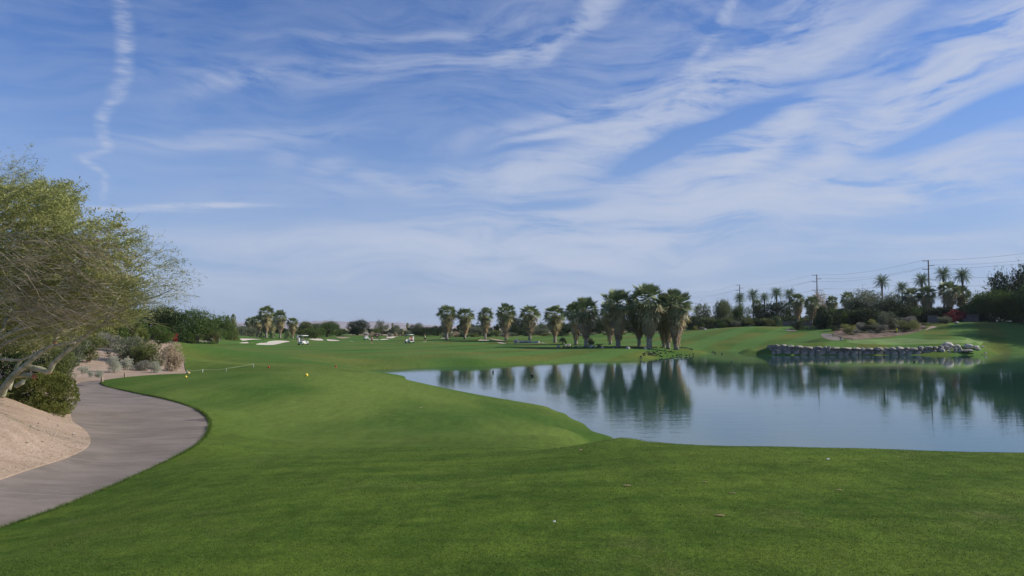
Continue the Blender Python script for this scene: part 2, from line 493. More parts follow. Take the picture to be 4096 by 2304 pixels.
def ground_mats():
    # turf
    m = bpy.data.materials.new('turf'); m.use_nodes = True; t = NT(m.node_tree)
    g = t.n('ShaderNodeNewGeometry')
    P = g.outputs['Position']
    sp = t.n('ShaderNodeSeparateXYZ', i_0=P)
    big = t.noise(P, .055, 3, .55)
    mid = t.noise(t.mapping(P, rot=(0, 0, .5), scale=(1, 2.2, 1)), .45, 5, .62)
    mott = t.noise(t.mapping(P, scale=(1, 1.6, 1)), 3.2, 5, .7)
    fine = t.noise(P, 28.0, 4, .75)
    vfine = t.noise(P, 110.0, 2, .7)
    near_c = t.mix(t.ramp(mid, .37, .64), rgb(.043, .088, .010), rgb(.098, .150, .019))
    near_c = t.mix(t.ramp(mott, .35, .75, 0, .6), near_c, rgb(.115, .165, .024))
    midc = t.mix(t.ramp(t.noise(t.mapping(P, loc=(9, 4, 0), rot=(0, 0, -.5), scale=(1, .30, 1)), .16, 3, .5), .36, .62), rgb(.052, .104, .016), rgb(.112, .160, .032))
    near_c = t.mix(t.ramp(sp.outputs[1], 8.0, 26.0), near_c, midc)
    far_c = t.mix(t.ramp(big, .35, .65), rgb(.060, .125, .022), rgb(.130, .150, .034))
    dist = t.math('DIVIDE', sp.outputs[1], 1.0)
    c = t.mix(t.ramp(dist, 30.0, 90.0), near_c, far_c)
    worn = t.ramp(t.noise(t.mapping(P, loc=(2, 8, 0)), .75, 6, .72), .56, .78, 0, .55)
    c = t.mix(worn, c, rgb(.165, .165, .055))
    # mowing bands on the fairway
    wv = t.n('ShaderNodeTexWave', wave_type='BANDS', bands_direction='X', wave_profile='SIN',
             i_Vector=t.mapping(P, rot=(0, 0, math.radians(28)), scale=(1, 1, 1)))
    wv.inputs['Scale'].default_value = .030
    wv.inputs['Distortion'].default_value = 1.4
    wv.inputs['Detail'].default_value = 2.0
    wv.inputs['Detail Scale'].default_value = .5
    band = t.math('MULTIPLY', t.ramp(wv.outputs['Fac'], .3, .7, 0, .75), t.ramp(dist, 90.0, 130.0))
    c = t.mix(band, c, rgb(.085, .175, .040))
    # grain of the cut blades
    gr = t.math('ADD', t.ramp(fine, .28, .72, .66, 1.30, False), t.ramp(vfine, .25, .75, -.28, .28, False))
    c = t.mix(1.0, c, t.n('ShaderNodeCombineColor', i_0=gr, i_1=gr, i_2=gr).outputs[0], 'MULTIPLY')
    straw = t.math('GREATER_THAN', t.noise(t.mapping(P, loc=(5, 2, 0)), 75.0, 2, .6), .70)
    c = t.mix(t.math('MULTIPLY', straw, .45), c, rgb(.28, .25, .10))
    pebbly = t.noise(t.mapping(P, rot=(0, 0, .3), scale=(1, .6, 1)), 6.0, 6, .78)
    streak = t.noise(t.mapping(P, rot=(0, 0, -.65), scale=(2.6, .35, 1)), 1.4, 4, .65)
    g2 = t.math('MULTIPLY', t.ramp(pebbly, .3, .7, .80, 1.20, False), t.ramp(streak, .3, .7, .87, 1.13, False))
    c = t.mix(1.0, c, t.n('ShaderNodeCombineColor', i_0=g2, i_1=g2, i_2=g2).outputs[0], 'MULTIPLY')
    # bare desert floor beyond the course
    c = t.mix(t.math('MULTIPLY', t.ramp(dist, 330.0, 360.0), t.ramp(t.noise(P, .02, 3), .3, .6)), c, rgb(.36, .28, .20))
    b = t.n('ShaderNodeBsdfPrincipled', i_Base_Color=c, i_Roughness=1.0)
    b.inputs['Specular IOR Level'].default_value = .06
    b.inputs['Sheen Weight'].default_value = .0
    b.inputs['Sheen Tint'].default_value = rgb(.5, .8, .3)
    hgt = t.math('ADD', t.math('MULTIPLY', fine, .6), t.math('MULTIPLY', vfine, .4))
    bp = t.n('ShaderNodeBump', i_Height=hgt, i_Strength=.55, i_Distance=.03)
    bp2 = t.n('ShaderNodeBump', i_Height=mott, i_Strength=.30, i_Distance=.10, i_Normal=bp.outputs[0])
    t.put(b.inputs['Normal'], bp2.outputs[0])
    t.n('ShaderNodeOutputMaterial', i_Surface=b.outputs[0]); MAT['turf'] = m

    # fine-cut putting turf
    principled('putting_turf', (.125, .190, .050), rough=.8, spec=.15, var=.10, scale=.25, bump=.2, bscale=40)

    # decomposed-granite bank
    m = bpy.data.materials.new('desert_sand'); m.use_nodes = True; t = NT(m.node_tree)
    P = t.n('ShaderNodeNewGeometry').outputs['Position']
    a = t.noise(t.mapping(P, rot=(0, 0, .6), scale=(1, 2.5, 1)), .9, 5, .65)
    b_ = t.noise(P, 14, 4, .7)
    c_ = t.noise(P, 70, 2, .7)
    c = t.mix(t.ramp(a, .3, .7), rgb(.29, .21, .15), rgb(.43, .325, .24))
    c = t.mix(t.ramp(b_, .45, .8, 0, .7), c, rgb(.48, .395, .315))
    c = t.mix(t.math('MULTIPLY', t.math('GREATER_THAN', c_, .62), .75), c, rgb(.20, .14, .10))
    d = t.n('ShaderNodeBsdfPrincipled', i_Base_Color=c, i_Roughness=.95)
    d.inputs['Specular IOR Level'].default_value = .1
    bp = t.n('ShaderNodeBump', i_Height=t.math('ADD', b_, t.math('MULTIPLY', c_, .3)), i_Strength=.6, i_Distance=.05)
    t.put(d.inputs['Normal'], bp.outputs[0])
    t.n('ShaderNodeOutputMaterial', i_Surface=d.outputs[0]); MAT['desert_sand'] = m

    principled('bed_sand_shaded', (.15, .11, .082), rough=.98, spec=.05, var=.35, scale=.7, bump=.6, bscale=8)  # bed ground coloured darker to stand in for the trees' shade on it
    # bunker sand
    principled('bunker_sand', (.62, .55, .45), rough=.95, spec=.1, var=.06, scale=.6, bump=.3, bscale=4)

    # weathered asphalt path
    m = bpy.data.materials.new('asphalt'); m.use_nodes = True; t = NT(m.node_tree)
    P = t.n('ShaderNodeNewGeometry').outputs['Position']
    st = t.noise(t.mapping(P, rot=(0, 0, -.25), scale=(.7, 1.3, 1)), 1.3, 6, .68)
    grn = t.noise(P, 90, 3, .8)
    blot = t.noise(t.mapping(P, loc=(3, 7, 0)), .5, 4, .6)
    c = t.mix(t.ramp(st, .3, .7), rgb(.165, .138, .110), rgb(.250, .207, .170))
    c = t.mix(t.ramp(blot, .55, .75, 0, .35), c, rgb(.27, .20, .155))
    gg = t.ramp(grn, .3, .7, .80, 1.18, False)
    c = t.mix(1.0, c, t.n('ShaderNodeCombineColor', i_0=gg, i_1=gg, i_2=gg).outputs[0], 'MULTIPLY')
    sx_ = t.n('ShaderNodeSeparateXYZ', i_0=P)
    ln_ = t.math('ADD', t.math('ADD', t.math('MULTIPLY', sx_.outputs[1], .30), t.math('MULTIPLY', sx_.outputs[0], -.02)), t.math('MULTIPLY', t.noise(P, 1.2, 3, .6), .02))
    ln_ = t.math('ABSOLUTE', t.math('SUBTRACT', t.math('FRACT', ln_), .5))
    c = t.mix(t.math('MULTIPLY', t.math('LESS_THAN', ln_, .005), .55), c, rgb(.34, .29, .26))
    d = t.n('ShaderNodeBsdfPrincipled', i_Base_Color=c, i_Roughness=.85)
    d.inputs['Specular IOR Level'].default_value = .3
    bp = t.n('ShaderNodeBump', i_Height=grn, i_Strength=.35, i_Distance=.01)
    t.put(d.inputs['Normal'], bp.outputs[0])
    t.n('ShaderNodeOutputMaterial', i_Surface=d.outputs[0]); MAT['asphalt'] = m

    # lake
    m = bpy.data.materials.new('lake_water'); m.use_nodes = True; t = NT(m.node_tree)
    P = t.n('ShaderNodeNewGeometry').outputs['Position']
    r1 = t.noise(t.mapping(P, rot=(0, 0, .12), scale=(.35, 1.0, 1)), 3.4, 3, .55)
    r2 = t.noise(t.mapping(P, rot=(0, 0, -.2), scale=(.28, 1.0, 1)), 1.05, 2, .5)
    calm = t.ramp(t.noise(t.mapping(P, scale=(.4, 1, 1)), .035, 3, .55), .36, .62, .25, 1.0)
    h = t.math('ADD', t.math('MULTIPLY', r1, .45), t.math('MULTIPLY', r2, .62))
    bp = t.n('ShaderNodeBump', i_Height=h, i_Strength=t.math('MULTIPLY', calm, .5), i_Distance=.022)
    d = t.n('ShaderNodeBsdfPrincipled', i_Base_Color=rgb(.020, .070, .050), i_Roughness=.02, i_Normal=bp.outputs[0])
    d.inputs['IOR'].default_value = 1.333
    d.inputs['Specular Tint'].default_value = rgb(.74, .90, .90)
    t.n('ShaderNodeOutputMaterial', i_Surface=d.outputs[0]); MAT['lake_water'] = m

    # distant range
    principled('mountain_rock', (.27, .20, .18), rough=1.0, spec=.05, var=.25, scale=.002)


ground_mats()

# ------------------------------------------------------------------ the terrain: a smooth surface through surveyed heights
CTRL_Z = """
-300,2304,3.30;500,2304,3.38;1500,2304,3.40;2500,2304,3.42;3500,2304,3.42;4400,2304,3.40
0,2230,2.98;250,2180,3.10;700,2100,3.22;1500,2100,3.36;2500,2100,3.40;3500,2100,3.42;4300,2100,3.40
1000,1930,3.05;1500,1930,3.22;2200,1930,3.34;3000,1930,3.38;4000,1930,3.36
2500,1757,3.10;2555,1767,3.20;2620,1775,3.24;2450,1800,3.25;2700,1787,3.28;3100,1786,3.29;3500,1795,3.29;4096,1812,3.27;4600,1822,3.25
2300,1850,3.2;2250,1800,2.9;2300,1760,2.2;2300,1730,1.1
1800,1900,3.15;1800,1830,2.95;1800,1780,2.4;1800,1720,1.75;1800,1650,1.35;1800,1600,1.0
2050,1860,3.15;2050,1790,2.75;2050,1740,2.0;2050,1690,1.2;2050,1650,.75
1400,1900,3.12;1400,1820,2.8;1400,1760,2.3;1400,1680,2.0;1400,1600,2.05;1400,1540,2.15;1400,1500,2.1;1450,1484,1.8
1600,1600,1.6;1600,1550,1.5;1600,1518,.9
0,2115,2.72;400,1965,2.70;700,1830,2.66;842,1700,2.60;740,1615,2.58;560,1572,2.58;420,1534,2.58;200,1950,2.71
0,1910,2.75;250,1830,2.70;362,1745,2.65;290,1680,2.62;300,1580,2.60;312,1528,2.60;550,1700,2.62;450,1600,2.58
900,1700,2.68;700,1900,2.85;500,2050,2.98;870,1780,2.75;860,1640,2.63
700,1560,2.70;480,1522,2.66;1000,1540,2.62;1000,1600,2.42;1000,1680,2.30;1000,1740,2.38;1000,1800,2.60
1226,1500,2.50;744,1507,2.60;600,1508,2.62;760,1495,2.58;1000,1484,2.48;1300,1474,2.38
760,1470,2.05;1000,1464,1.95;1300,1457,1.60;760,1440,1.95;760,1400,1.90;760,1376,1.95
1100,1440,1.80;1100,1410,1.60;1100,1385,1.50;1500,1455,.60;1500,1430,1.05;1500,1400,1.30;1500,1375,1.35;1500,1364,1.50
1900,1440,.70;1900,1410,1.10;1900,1380,1.40;1900,1360,1.80;1950,1350,2.3
1500,1478,0;1650,1473,0;1800,1468,0;2100,1458,0;2300,1449,0;2560,1440,0;2650,1431,0;2760,1419,0;2840,1413,0
1500,1487,0;1616,1503,0;1762,1551,0;1908,1580,0;2082,1607,0;2187,1627,0;2263,1656,0;2327,1691,0;2373,1726,0;2450,1750,0
2300,1415,.80;2300,1395,1.10;2300,1378,1.40;2300,1360,1.90
2600,1408,.90;2600,1393,1.15;2600,1380,1.30;2600,1360,1.80;2760,1396,.80
2870,1404.5,0;2960,1406,0;3060,1409,0;3085,1413,0;3000,1392,.95
0,1800,2.95;0,1750,3.12;0,1650,3.40;150,1650,3.02;150,1720,2.97;-300,1800,3.15
320,1500,2.72;320,1460,3.00;320,1430,3.30;450,1482,2.75;450,1450,3.00;600,1478,2.65;600,1440,2.96;600,1400,3.40;600,1375,3.74
740,1482,2.50;720,1440,2.95;700,1370,3.50;640,1366,3.10;810,1345,3.20;930,1341,3.20
860,1366,1.6;900,1374,1.55;900,1362,1.6;900,1352,1.8;1062,1352,2.0;1200,1380,1.5;1200,1366,1.5;1200,1352,1.8
1430,1341,2.2;1600,1346,1.9;1600,1358,1.6;1700,1368,1.75;1700,1350,2.0;2000,1372,1.2;2219,1371,1.65
3960,1412,0;4096,1413,0;4300,1414,0;4050,1392,.9
"""
CTRL_D = """
-300,1600,17;0,1580,20;200,1600,24;200,1540,33;100,1500,32;450,1400,52;300,1380,55;0,1400,50;-300,1400,50
2750,1390,176;2800,1350,199;2800,1335,212;2750,1326,232;2900,1311,235;3000,1307,230;3100,1311,225;3200,1322,220
3000,1365,182;3000,1340,200;3000,1320,215;3150,1345,195
3130,1377,147.6;3300,1380,147.6;3500,1383,147.6;3700,1382,148;3850,1380,149;3300,1370,152;3300,1350,163;3588,1366,156;3588,1352,166;3588,1342,174
3900,1365,156;3900,1352,166;3700,1335,176;3780,1312,183;3850,1291,190;3950,1288,196;4096,1292,196;4096,1350,168;4350,1300,190
3400,1335,180;3400,1346,172;3600,1310,196;3500,1300,206;3300,1320,206;3300,1346,184
"""
XYZ = [(-10, -5, 3.2), (0, -5, 3.4), (10, -5, 3.4), (-10, 0, 3.2), (0, 0, 3.4), (10, 0, 3.4), (25, 5, 3.4), (-25, 5, 3.3), (-25, 25, 3.6)]


def wadd(sx, sy, D, z):
    p = pt(sx, sy, D)
    XYZ.append((p[0], p[1], z))


for line in CTRL_Z.split():
    for q in line.split(';'):
        a, b, z = [float(v) for v in q.split(',')]
        XYZ.append(tuple(ptz(a, b, z)))
for line in CTRL_D.split():
    for q in line.split(';'):
        a, b, D = [float(v) for v in q.split(',')]
        XYZ.append(tuple(pt(a, b, D)))
# hidden bank of the near tee towards the lake
for sx in (2600, 2700, 3100, 3500, 4096, 4700):
    for D, z in ((14.5, 2.5), (19, 1.2), (26, 0.0), (31, -.9)):
        wadd(sx, 1780, D, z)
wadd(2490, 1780, 18, 2.1); wadd(2490, 1780, 25, .95)
# lake bed
for sx, sy in ((1600, 1490), (1800, 1510), (2000, 1500), (2200, 1480), (2200, 1560), (2500, 1500), (2500, 1650), (2700, 1460), (2900, 1430), (2880, 1410),
               (3000, 1450), (3000, 1600), (3300, 1500), (3300, 1440), (3700, 1440), (3700, 1600), (4050, 1440), (4050, 1650), (2500, 1460),
               (4500, 1440), (4500, 1600), (2950, 1412), (3000, 1700), (3600, 1720), (4200, 1720)):
    p = ptz(sx, sy, 0)
    XYZ.append((p[0], p[1], -1.2 if sy > 1420 else -.4))
for sx in (3120, 3250, 3400, 3550, 3700, 3850):
    wadd(sx, 1400, 144.0, -.6)
wadd(1550, 1480, 75, .5)
for sx, sy in ((1500, 1478), (1650, 1473), (1800, 1468), (2100, 1458), (2300, 1449), (2560, 1440), (2650, 1431), (2760, 1419), (2960, 1406), (3060, 1409)):
    p = ptz(sx, sy, 0)
    D0 = p[1]
    for dd, z in ((3.5, .42 if sx < 2900 else .22), (-3.5, -.40)):
        wadd(sx, 1400, D0 + dd, z)
# behind the fairway and beyond
for sx, z in ((-600, 4), (0, 4), (500, 3.6), (1000, 2.6), (1500, 2.3), (2000, 2.3), (2400, 2.5), (2750, 4.2), (3100, 5), (3600, 6), (4096, 6.5), (4700, 6.5)):
    wadd(sx, 1300, 300, z)
    wadd(sx, 1300, 420, (z + 2.5) / 2)
for sx in (-1200, 500, 2048, 3600, 5300):
    for D, z in ((800, 2.0), (2500, 0.0), (12000, -3.0)):
        wadd(sx, 1300, D, z)
wadd(-1200, 1300, 120, 4); wadd(-1200, 1300, 250, 4); wadd(5300, 1300, 120, 2.0); wadd(5300, 1300, 40, -.8); wadd(5300, 1300, 220, 5)
XYZ = np.array(XYZ, dtype=np.float64)


def warp(x, y, off=10.0):
    yy = np.maximum(np.asarray(y, dtype=np.float64), -6.0) + off
    return np.stack([np.asarray(x) / yy, np.log(yy)], -1)


CW = warp(XYZ[:, 0], XYZ[:, 1])
KC = 0.015


def kern(A, B):
    d2 = ((A[:, None, :] - B[None, :, :]) ** 2).sum(-1)
    return np.sqrt(d2 + KC * KC)


nC = len(CW)
AA = np.zeros((nC + 1, nC + 1))
AA[:nC, :nC] = kern(CW, CW) - 4e-5 * np.eye(nC)
AA[:nC, nC] = 1
AA[nC, :nC] = 1
WTS = np.linalg.solve(AA, np.append(XYZ[:, 2], 0))


def height(x, y):
    x = np.atleast_1d(np.asarray(x, dtype=np.float64))
    y = np.atleast_1d(np.asarray(y, dtype=np.float64))
    out = np.empty(len(x))
    for i in range(0, len(x), 20000):
        W_ = warp(x[i:i + 20000], y[i:i + 20000])
        out[i:i + 20000] = kern(W_, CW) @ WTS[:nC] + WTS[nC]
    return out


DS = np.geomspace(3.0, 900.0, 2600)


def hit(sx, sy, dflt=300.0):
    """where the sight line through a photo point meets the terrain"""
    d = ray(sx, sy)
    x, z = DS * d[0] / d[1], CAMZ + DS * d[2] / d[1]
    h = np.maximum(height(x, DS), 0.0)
    k = np.nonzero(h >= z)[0]
    if len(k) == 0:
        D = dflt
    else:
        i = max(k[0], 1)
        f0, f1 = z[i - 1] - h[i - 1], z[i] - h[i]
        D = DS[i - 1] + (DS[i] - DS[i - 1]) * f0 / max(f0 - f1, 1e-9)
    x = D * d[0] / d[1]
    return np.array((x, D, max(float(height(x, D)[0]), 0.0)))


def spline(P, n=6, closed=True):
    P = [np.array(p, dtype=float) for p in P]
    out = []
    N = len(P)
    for i in range(N if closed else N - 1):
        p0, p1, p2, p3 = (P[(i - 1) % N] if closed or i > 0 else P[0]), P[i], P[(i + 1) % N], (P[(i + 2) % N] if closed or i < N - 2 else P[-1])
        for k in range(n):
            t = k / n
            out.append(.5 * ((2 * p1) + (-p0 + p2) * t + (2 * p0 - 5 * p1 + 4 * p2 - p3) * t * t + (-p0 + 3 * p1 - 3 * p2 + p3) * t ** 3))
    if not closed: out.append(P[-1])
    return out


def sub(s, ox, oy, k):
    return [(ox + float(a) / k, oy + float(b) / k) for a, b in (q.split(',') for q in s.split())]


REG = []   # name, object material, polygon in world xy, sink, kind label


def region(name, mat, pix, sink=.05, n=4, world_xy=None, seg=None):
    if world_xy is None:
        world_xy = [hit(a, b)[:2] for a, b in spline(pix, n)]
    REG.append((name, mat, np.array(world_xy), sink))


path_px = [(-260, 2215), (0, 2115), (200, 2045), (400, 1965), (560, 1895), (700, 1830), (780, 1785), (825, 1745), (842, 1700), (835, 1670), (800, 1640), (740, 1615),
           (650, 1590), (560, 1572), (480, 1555), (425, 1541), (405, 1530), (408, 1522), (370, 1521.5), (340, 1523), (312, 1528), (305, 1545), (297, 1580), (282, 1640), (292, 1680),
           (335, 1712), (360, 1745), (355, 1775), (320, 1800), (250, 1830), (120, 1870), (0, 1910), (-260, 1985)]
path_xy = [hit(a, b)[:2] for a, b in spline(path_px, 5)]
REG.append(('cart_path', 'asphalt_patch', np.array([hit(a, b)[:2] for a, b in spline([(728, 1677), (770, 1672), (826, 1668), (829, 1679), (800, 1681)], 3)]), .035))
REG.append(('cart_path', 'asphalt', np.array(path_xy), .035))


def poly_from(pxs, n=5):
    return np.array([hit(a, b)[:2] for a, b in spline(pxs, n)])


# sandy bank left of the path: shares the path's own left edge
lb = [np.array(p) for p in path_xy[17 * 5:32 * 5 + 1]][::-1]
outer = [hit(a, b)[:2] for a, b in [(425, 1519), (560, 1503), (700, 1495), (758, 1493), (745, 1484), (737, 1450), (725, 1420), (700, 1385), (640, 1368)]]
outer = [np.array(p) for p in spline(outer, 4, closed=False)]
far = [np.array(v, dtype=float) for v in ((-40, 95), (-75, 95), (-75, 20), (-30, 9.5))]
bank_xy = np.array([p for p in lb] + outer + far)
REG.append(('sand_bank', 'desert_sand', bank_xy, .02))

Z5 = (700, 1200, 4.77)
Z6 = (1100, 1250, 6.44)
Z7 = (1350, 1250, 5.152)
Z1 = (1700, 1180, 4.293)
Z4 = (3200, 1000, 3.22)
Z3 = (2750, 1080, 3.813)
for s, z in (("400,775 430,758 500,752 600,762 720,795 600,799 480,790", Z5), ("550,722 600,708 850,715 860,775 720,755 620,738", Z5),
             ("1245,728 1450,730 1720,748 1500,755 1390,765 1285,775", Z5), ("1205,815 1330,795 1410,792 1415,815 1330,825", Z5),
             ("1540,845 1610,812 1750,805 1770,788 1900,768 2080,768 2220,785 2080,810 1990,832 1860,855 1620,853", Z5),
             ("860,675 1000,658 1160,662 1240,680 1245,720 1050,715 950,700", Z6), ("1340,680 1500,690 1700,712 1580,730 1370,725", Z6),
             ("1905,735 1970,725 2040,730 2030,742", Z6), ("620,528 740,540 862,548 840,562 640,552", Z7),
             ("872,552 950,537 1050,540 1060,555 900,562", Z7), ("1005,505 1050,490 1250,487 1180,510 1130,528 1020,525", Z7),
             ("2120,520 2230,517 2230,535 2130,530", Z7), ("918,772 960,760 1080,765 1140,778 920,782", Z1),
             ("1245,808 1330,810 1430,835 1350,832 1260,822", Z1)):
    REG.append(('sand_bunker', 'bunker_sand', poly_from(sub(s, *z), 3), .10))
for s, z in (("1080,738 1250,758 1340,775 1400,800 1240,780 1130,755", Z1), ("775,970 800,930 950,880 1100,885 1230,905 1420,935 1200,945 900,972", (560, 1150, 4.83)),
             ("1560,605 1700,625 1950,640 1800,665 1640,655", Z6), ("200,458 600,425 850,400 950,440 1240,440 1420,468 1000,470 600,467 300,464", Z7),
             ("300,1055 380,1000 440,998 450,1012 380,1032", (3600, 980, 3.083))):
    REG.append(('desert_ground', 'desert_sand', poly_from(sub(s, *z), 3), .03))
REG.append(('cart_path', 'asphalt', poly_from(sub("275,1085 300,1075 410,1078 430,1108 560,1143 540,1160 400,1160 310,1130 275,1105", *Z4), 3), .03))
REG.append(('cart_path', 'asphalt', poly_from(sub("1500,897 1640,905 1665,925 1530,930", *Z3), 3), .03))
REG.append(('cart_path', 'asphalt', poly_from([(640, 1371), (672, 1369), (715, 1352), (745, 1364), (700, 1368.5)], 3), .03))
REG.append(('shrub_bed', 'bed_sand_shaded', poly_from(sub("440,1100 480,1000 800,930 1200,950 1550,930 1620,1000 1480,1062 1250,1105 1000,1128 700,1155 575,1140", *Z4), 3), .02))
REG.append(('putting_green', 'putting_turf', poly_from([(3390, 1362), (3500, 1357), (3620, 1353), (3720, 1358), (3900, 1361), (3960, 1368), (3780, 1374), (3560, 1379), (3420, 1373)], 4), .0))

# ---- one triangulation for all ground sheets: regions share their outlines exactly
OFF = 40.0


def gw(x, y):
    return np.stack([x / (y + OFF), np.log(y + OFF)], -1)


rows = np.concatenate([np.arange(-30, 3, 3.0), np.arange(3, 12, .35), np.arange(12, 60, .75), np.arange(60, 300, 2.6), 300 * 1.12 ** np.arange(0, 33)])
uf = np.arange(-.60, .601, .0052)
uc = np.concatenate([np.arange(-1.6, -.61, .05), np.arange(.65, 1.61, .05)])
GX, GY = [], []
for y in rows:
    step = 1 if 3 < y < 320 else 4
    us = np.concatenate([uf[::step], uc])
    if y < 60: us = np.concatenate([uf[np.abs(uf) < .75 * (y + 12) / (y + 40)][::1], uf[np.abs(uf) >= .75 * (y + 12) / (y + 40)][::5], uc])
    GX.append(us * (y + OFF)); GY.append(np.full(len(us), y))
GX = np.concatenate(GX); GY = np.concatenate(GY)
GP = gw(GX, GY)
CP_, CE = [], []
for name, mname, poly, sink in REG:
    q = gw(poly[:, 0], poly[:, 1])
    # subdivide long segments
    pts_ = []
    for i in range(len(q)):
        a, b = q[i], q[(i + 1) % len(q)]
        k = max(1, int(np.linalg.norm(b - a) / .012))
        for j in range(k): pts_.append(a + (b - a) * j / k)
    o = len(CP_)
    CP_ += pts_
    CE += [(o + i, o + (i + 1) % len(pts_)) for i in range(len(pts_))]
nc = len(CP_)
rng0 = np.random.default_rng(3)
GP = GP + rng0.uniform(-.0004, .0004, GP.shape)
allp = np.concatenate([np.array(CP_), GP])
vv, _, ff, _, _, _ = delaunay_2d_cdt([Vector((float(a), float(b) * 1.0)) for a, b in allp], CE, [], 0, 1e-6)
W2 = np.array([(v[0], v[1]) for v in vv])
TR = np.array([f for f in ff if len(f) == 3], dtype=np.int64)
WY = np.exp(W2[:, 1]) - OFF
WX = W2[:, 0] * (WY + OFF)
WZ = height(WX, WY)
a, b, c = W2[TR[:, 0]], W2[TR[:, 1]], W2[TR[:, 2]]
ar = (b[:, 0] - a[:, 0]) * (c[:, 1] - a[:, 1]) - (b[:, 1] - a[:, 1]) * (c[:, 0] - a[:, 0])
TR[ar < 0] = TR[ar < 0][:, ::-1]
cen = (a + b + c) / 3


def inside(pts, poly):
    x, y = pts[:, 0], pts[:, 1]
    r = np.zeros(len(pts), bool)
    n = len(poly)
    for i in range(n):
        x0, y0 = poly[i]; x1, y1 = poly[(i + 1) % n]
        if y0 == y1: continue
        c_ = ((y0 > y) != (y1 > y)) & (x < (x1 - x0) * (y - y0) / (y1 - y0) + x0)
        r ^= c_
    return r


reg_of = np.full(len(TR), -1)
for i, (name, mname, poly, sink) in enumerate(REG):
    q = gw(poly[:, 0], poly[:, 1])
    bb = (cen[:, 0] > q[:, 0].min()) & (cen[:, 0] < q[:, 0].max()) & (cen[:, 1] > q[:, 1].min()) & (cen[:, 1] < q[:, 1].max())
    ids = np.nonzero(bb & (reg_of < 0))[0]
    if len(ids): reg_of[ids[inside(cen[ids], q)]] = i


def sheet(name, tris, mat, sink=0.0, skirt=0.0):
    used, inv = np.unique(tris, return_inverse=True)
    T = inv.reshape(-1, 3)
    V = np.stack([WX[used], WY[used], WZ[used] - sink], -1)
    if skirt > 0:
        E = np.concatenate([T[:, [0, 1]], T[:, [1, 2]], T[:, [2, 0]]])
        key = E.min(1) * 10_000_000 + E.max(1)
        u, idx, cnt = np.unique(key, return_index=True, return_counts=True)
        be = E[idx[cnt == 1]]
        low = V.copy(); low[:, 2] -= skirt
        o = len(V)
        V = np.concatenate([V, V[be[:, 0]], V[be[:, 1]], low[be[:, 0]], low[be[:, 1]]])
        n = len(be)
        a_, b_, c_, d_ = (o + np.arange(n) + k * n for k in range(4))
        T = np.concatenate([T, np.stack([a_, c_, b_], -1), np.stack([b_, c_, d_], -1)])
    me = mesh_np(name, V, T, smooth=True)
    o = link(name, me, MAT[mat])
    tag(o, kind='structure')
    return o


sheet('ground', TR[reg_of < 0], 'turf', 0.0, .25)
for i, (name, mname, poly, sink) in enumerate(REG):
    if (reg_of == i).any():
        sheet(name, TR[reg_of == i], mname, sink, .3)

# the lake: one flat sheet, its shore is where the ground rises through it
wx = np.linspace(-45, 360, 60); wyy = np.linspace(20, 176, 40)
Vw = np.array([(x, y, 0.0) for y in wyy for x in wx])
Fw = np.array([(j * 60 + i, j * 60 + i + 1, (j + 1) * 60 + i + 1, (j + 1) * 60 + i) for j in range(39) for i in range(59)])
tag(link('lake_water', mesh_np('lake_water', Vw, Fw, True), MAT['lake_water']), kind='structure')

# far desert range
rm = random.Random(5)
prof = [(-3000, 1288), (0, 1290), (600, 1286), (1150, 1287), (1215, 1284), (1240, 1283.5), (1270, 1281), (1310, 1278), (1340, 1280), (1400, 1284.5), (1440, 1284), (1470, 1282), (1500, 1281), (1530, 1284), (1560, 1287),
        (1600, 1287), (1650, 1293), (1700, 1297), (1760, 1301), (1900, 1304), (2300, 1306), (3000, 1306), (6000, 1306)]
MV, MF = [], []
nx, ny = 420, 16
for j in range(ny):
    D = 8200 + j * 220
    for i in range(nx):
        sx = -1500 + 4200 * i / (nx - 1)
        top = np.interp(sx, [p[0] for p in prof], [p[1] for p in prof])
        H = (1310 - top) / F * 9960 + 3
        s = j / (ny - 1) * 2
        f = min(s / 1.6, 1.0) if s <= 1.6 else 1 - (s - 1.6) * 1.5
        rid = abs(math.sin(sx * .021 + math.sin(sx * .0063) * 4 + j * .13)) * .35 + abs(math.sin(sx * .057 + j * .3)) * .15
        z = -6 + (H + 8) * (f ** .9) * (1 - rid * (1 - abs(f) ** 3 * .85))
        MV.append(((sx - 2048) / F * D, D, z))
for j in range(ny - 1):
    for i in range(nx - 1):
        MF.append((j * nx + i, j * nx + i + 1, (j + 1) * nx + i + 1, (j + 1) * nx + i))
tag(link('mountains', mesh_np('mountains', MV, MF, True), MAT['mountain_rock']), kind='structure')

# ------------------------------------------------------------------ vegetation builders
ORD = ['leftmost'] + 'second third fourth fifth sixth seventh eighth ninth tenth eleventh twelfth thirteenth fourteenth fifteenth sixteenth seventeenth eighteenth nineteenth twentieth twenty-first twenty-second twenty-third twenty-fourth twenty-fifth twenty-sixth twenty-seventh twenty-eighth twenty-ninth thirtieth thirty-first'.split()



def leaves(rng, C, length, width, up=0.3, out=None, outw=0.5, jitter=0.4):
    """C (n,3) centres -> diamond leaf quads"""
    n = len(C)
    d = rng.normal(size=(n, 3))
    d /= np.linalg.norm(d, axis=1)[:, None]
    d[:, 2] += up
    if out is not None: d += out * outw
    d /= np.linalg.norm(d, axis=1)[:, None] + 1e-9
    r = rng.normal(size=(n, 3))
    s = np.cross(d, r)
    s /= np.linalg.norm(s, axis=1)[:, None] + 1e-9
    L = length * rng.uniform(1 - jitter, 1 + jitter, n)[:, None]
    W = width * rng.uniform(1 - jitter, 1 + jitter, n)[:, None]
    return np.stack([C - d * L / 2, C + s * W / 2 - d * L * .05, C + d * L / 2, C - s * W / 2 - d * L * .05], 1)


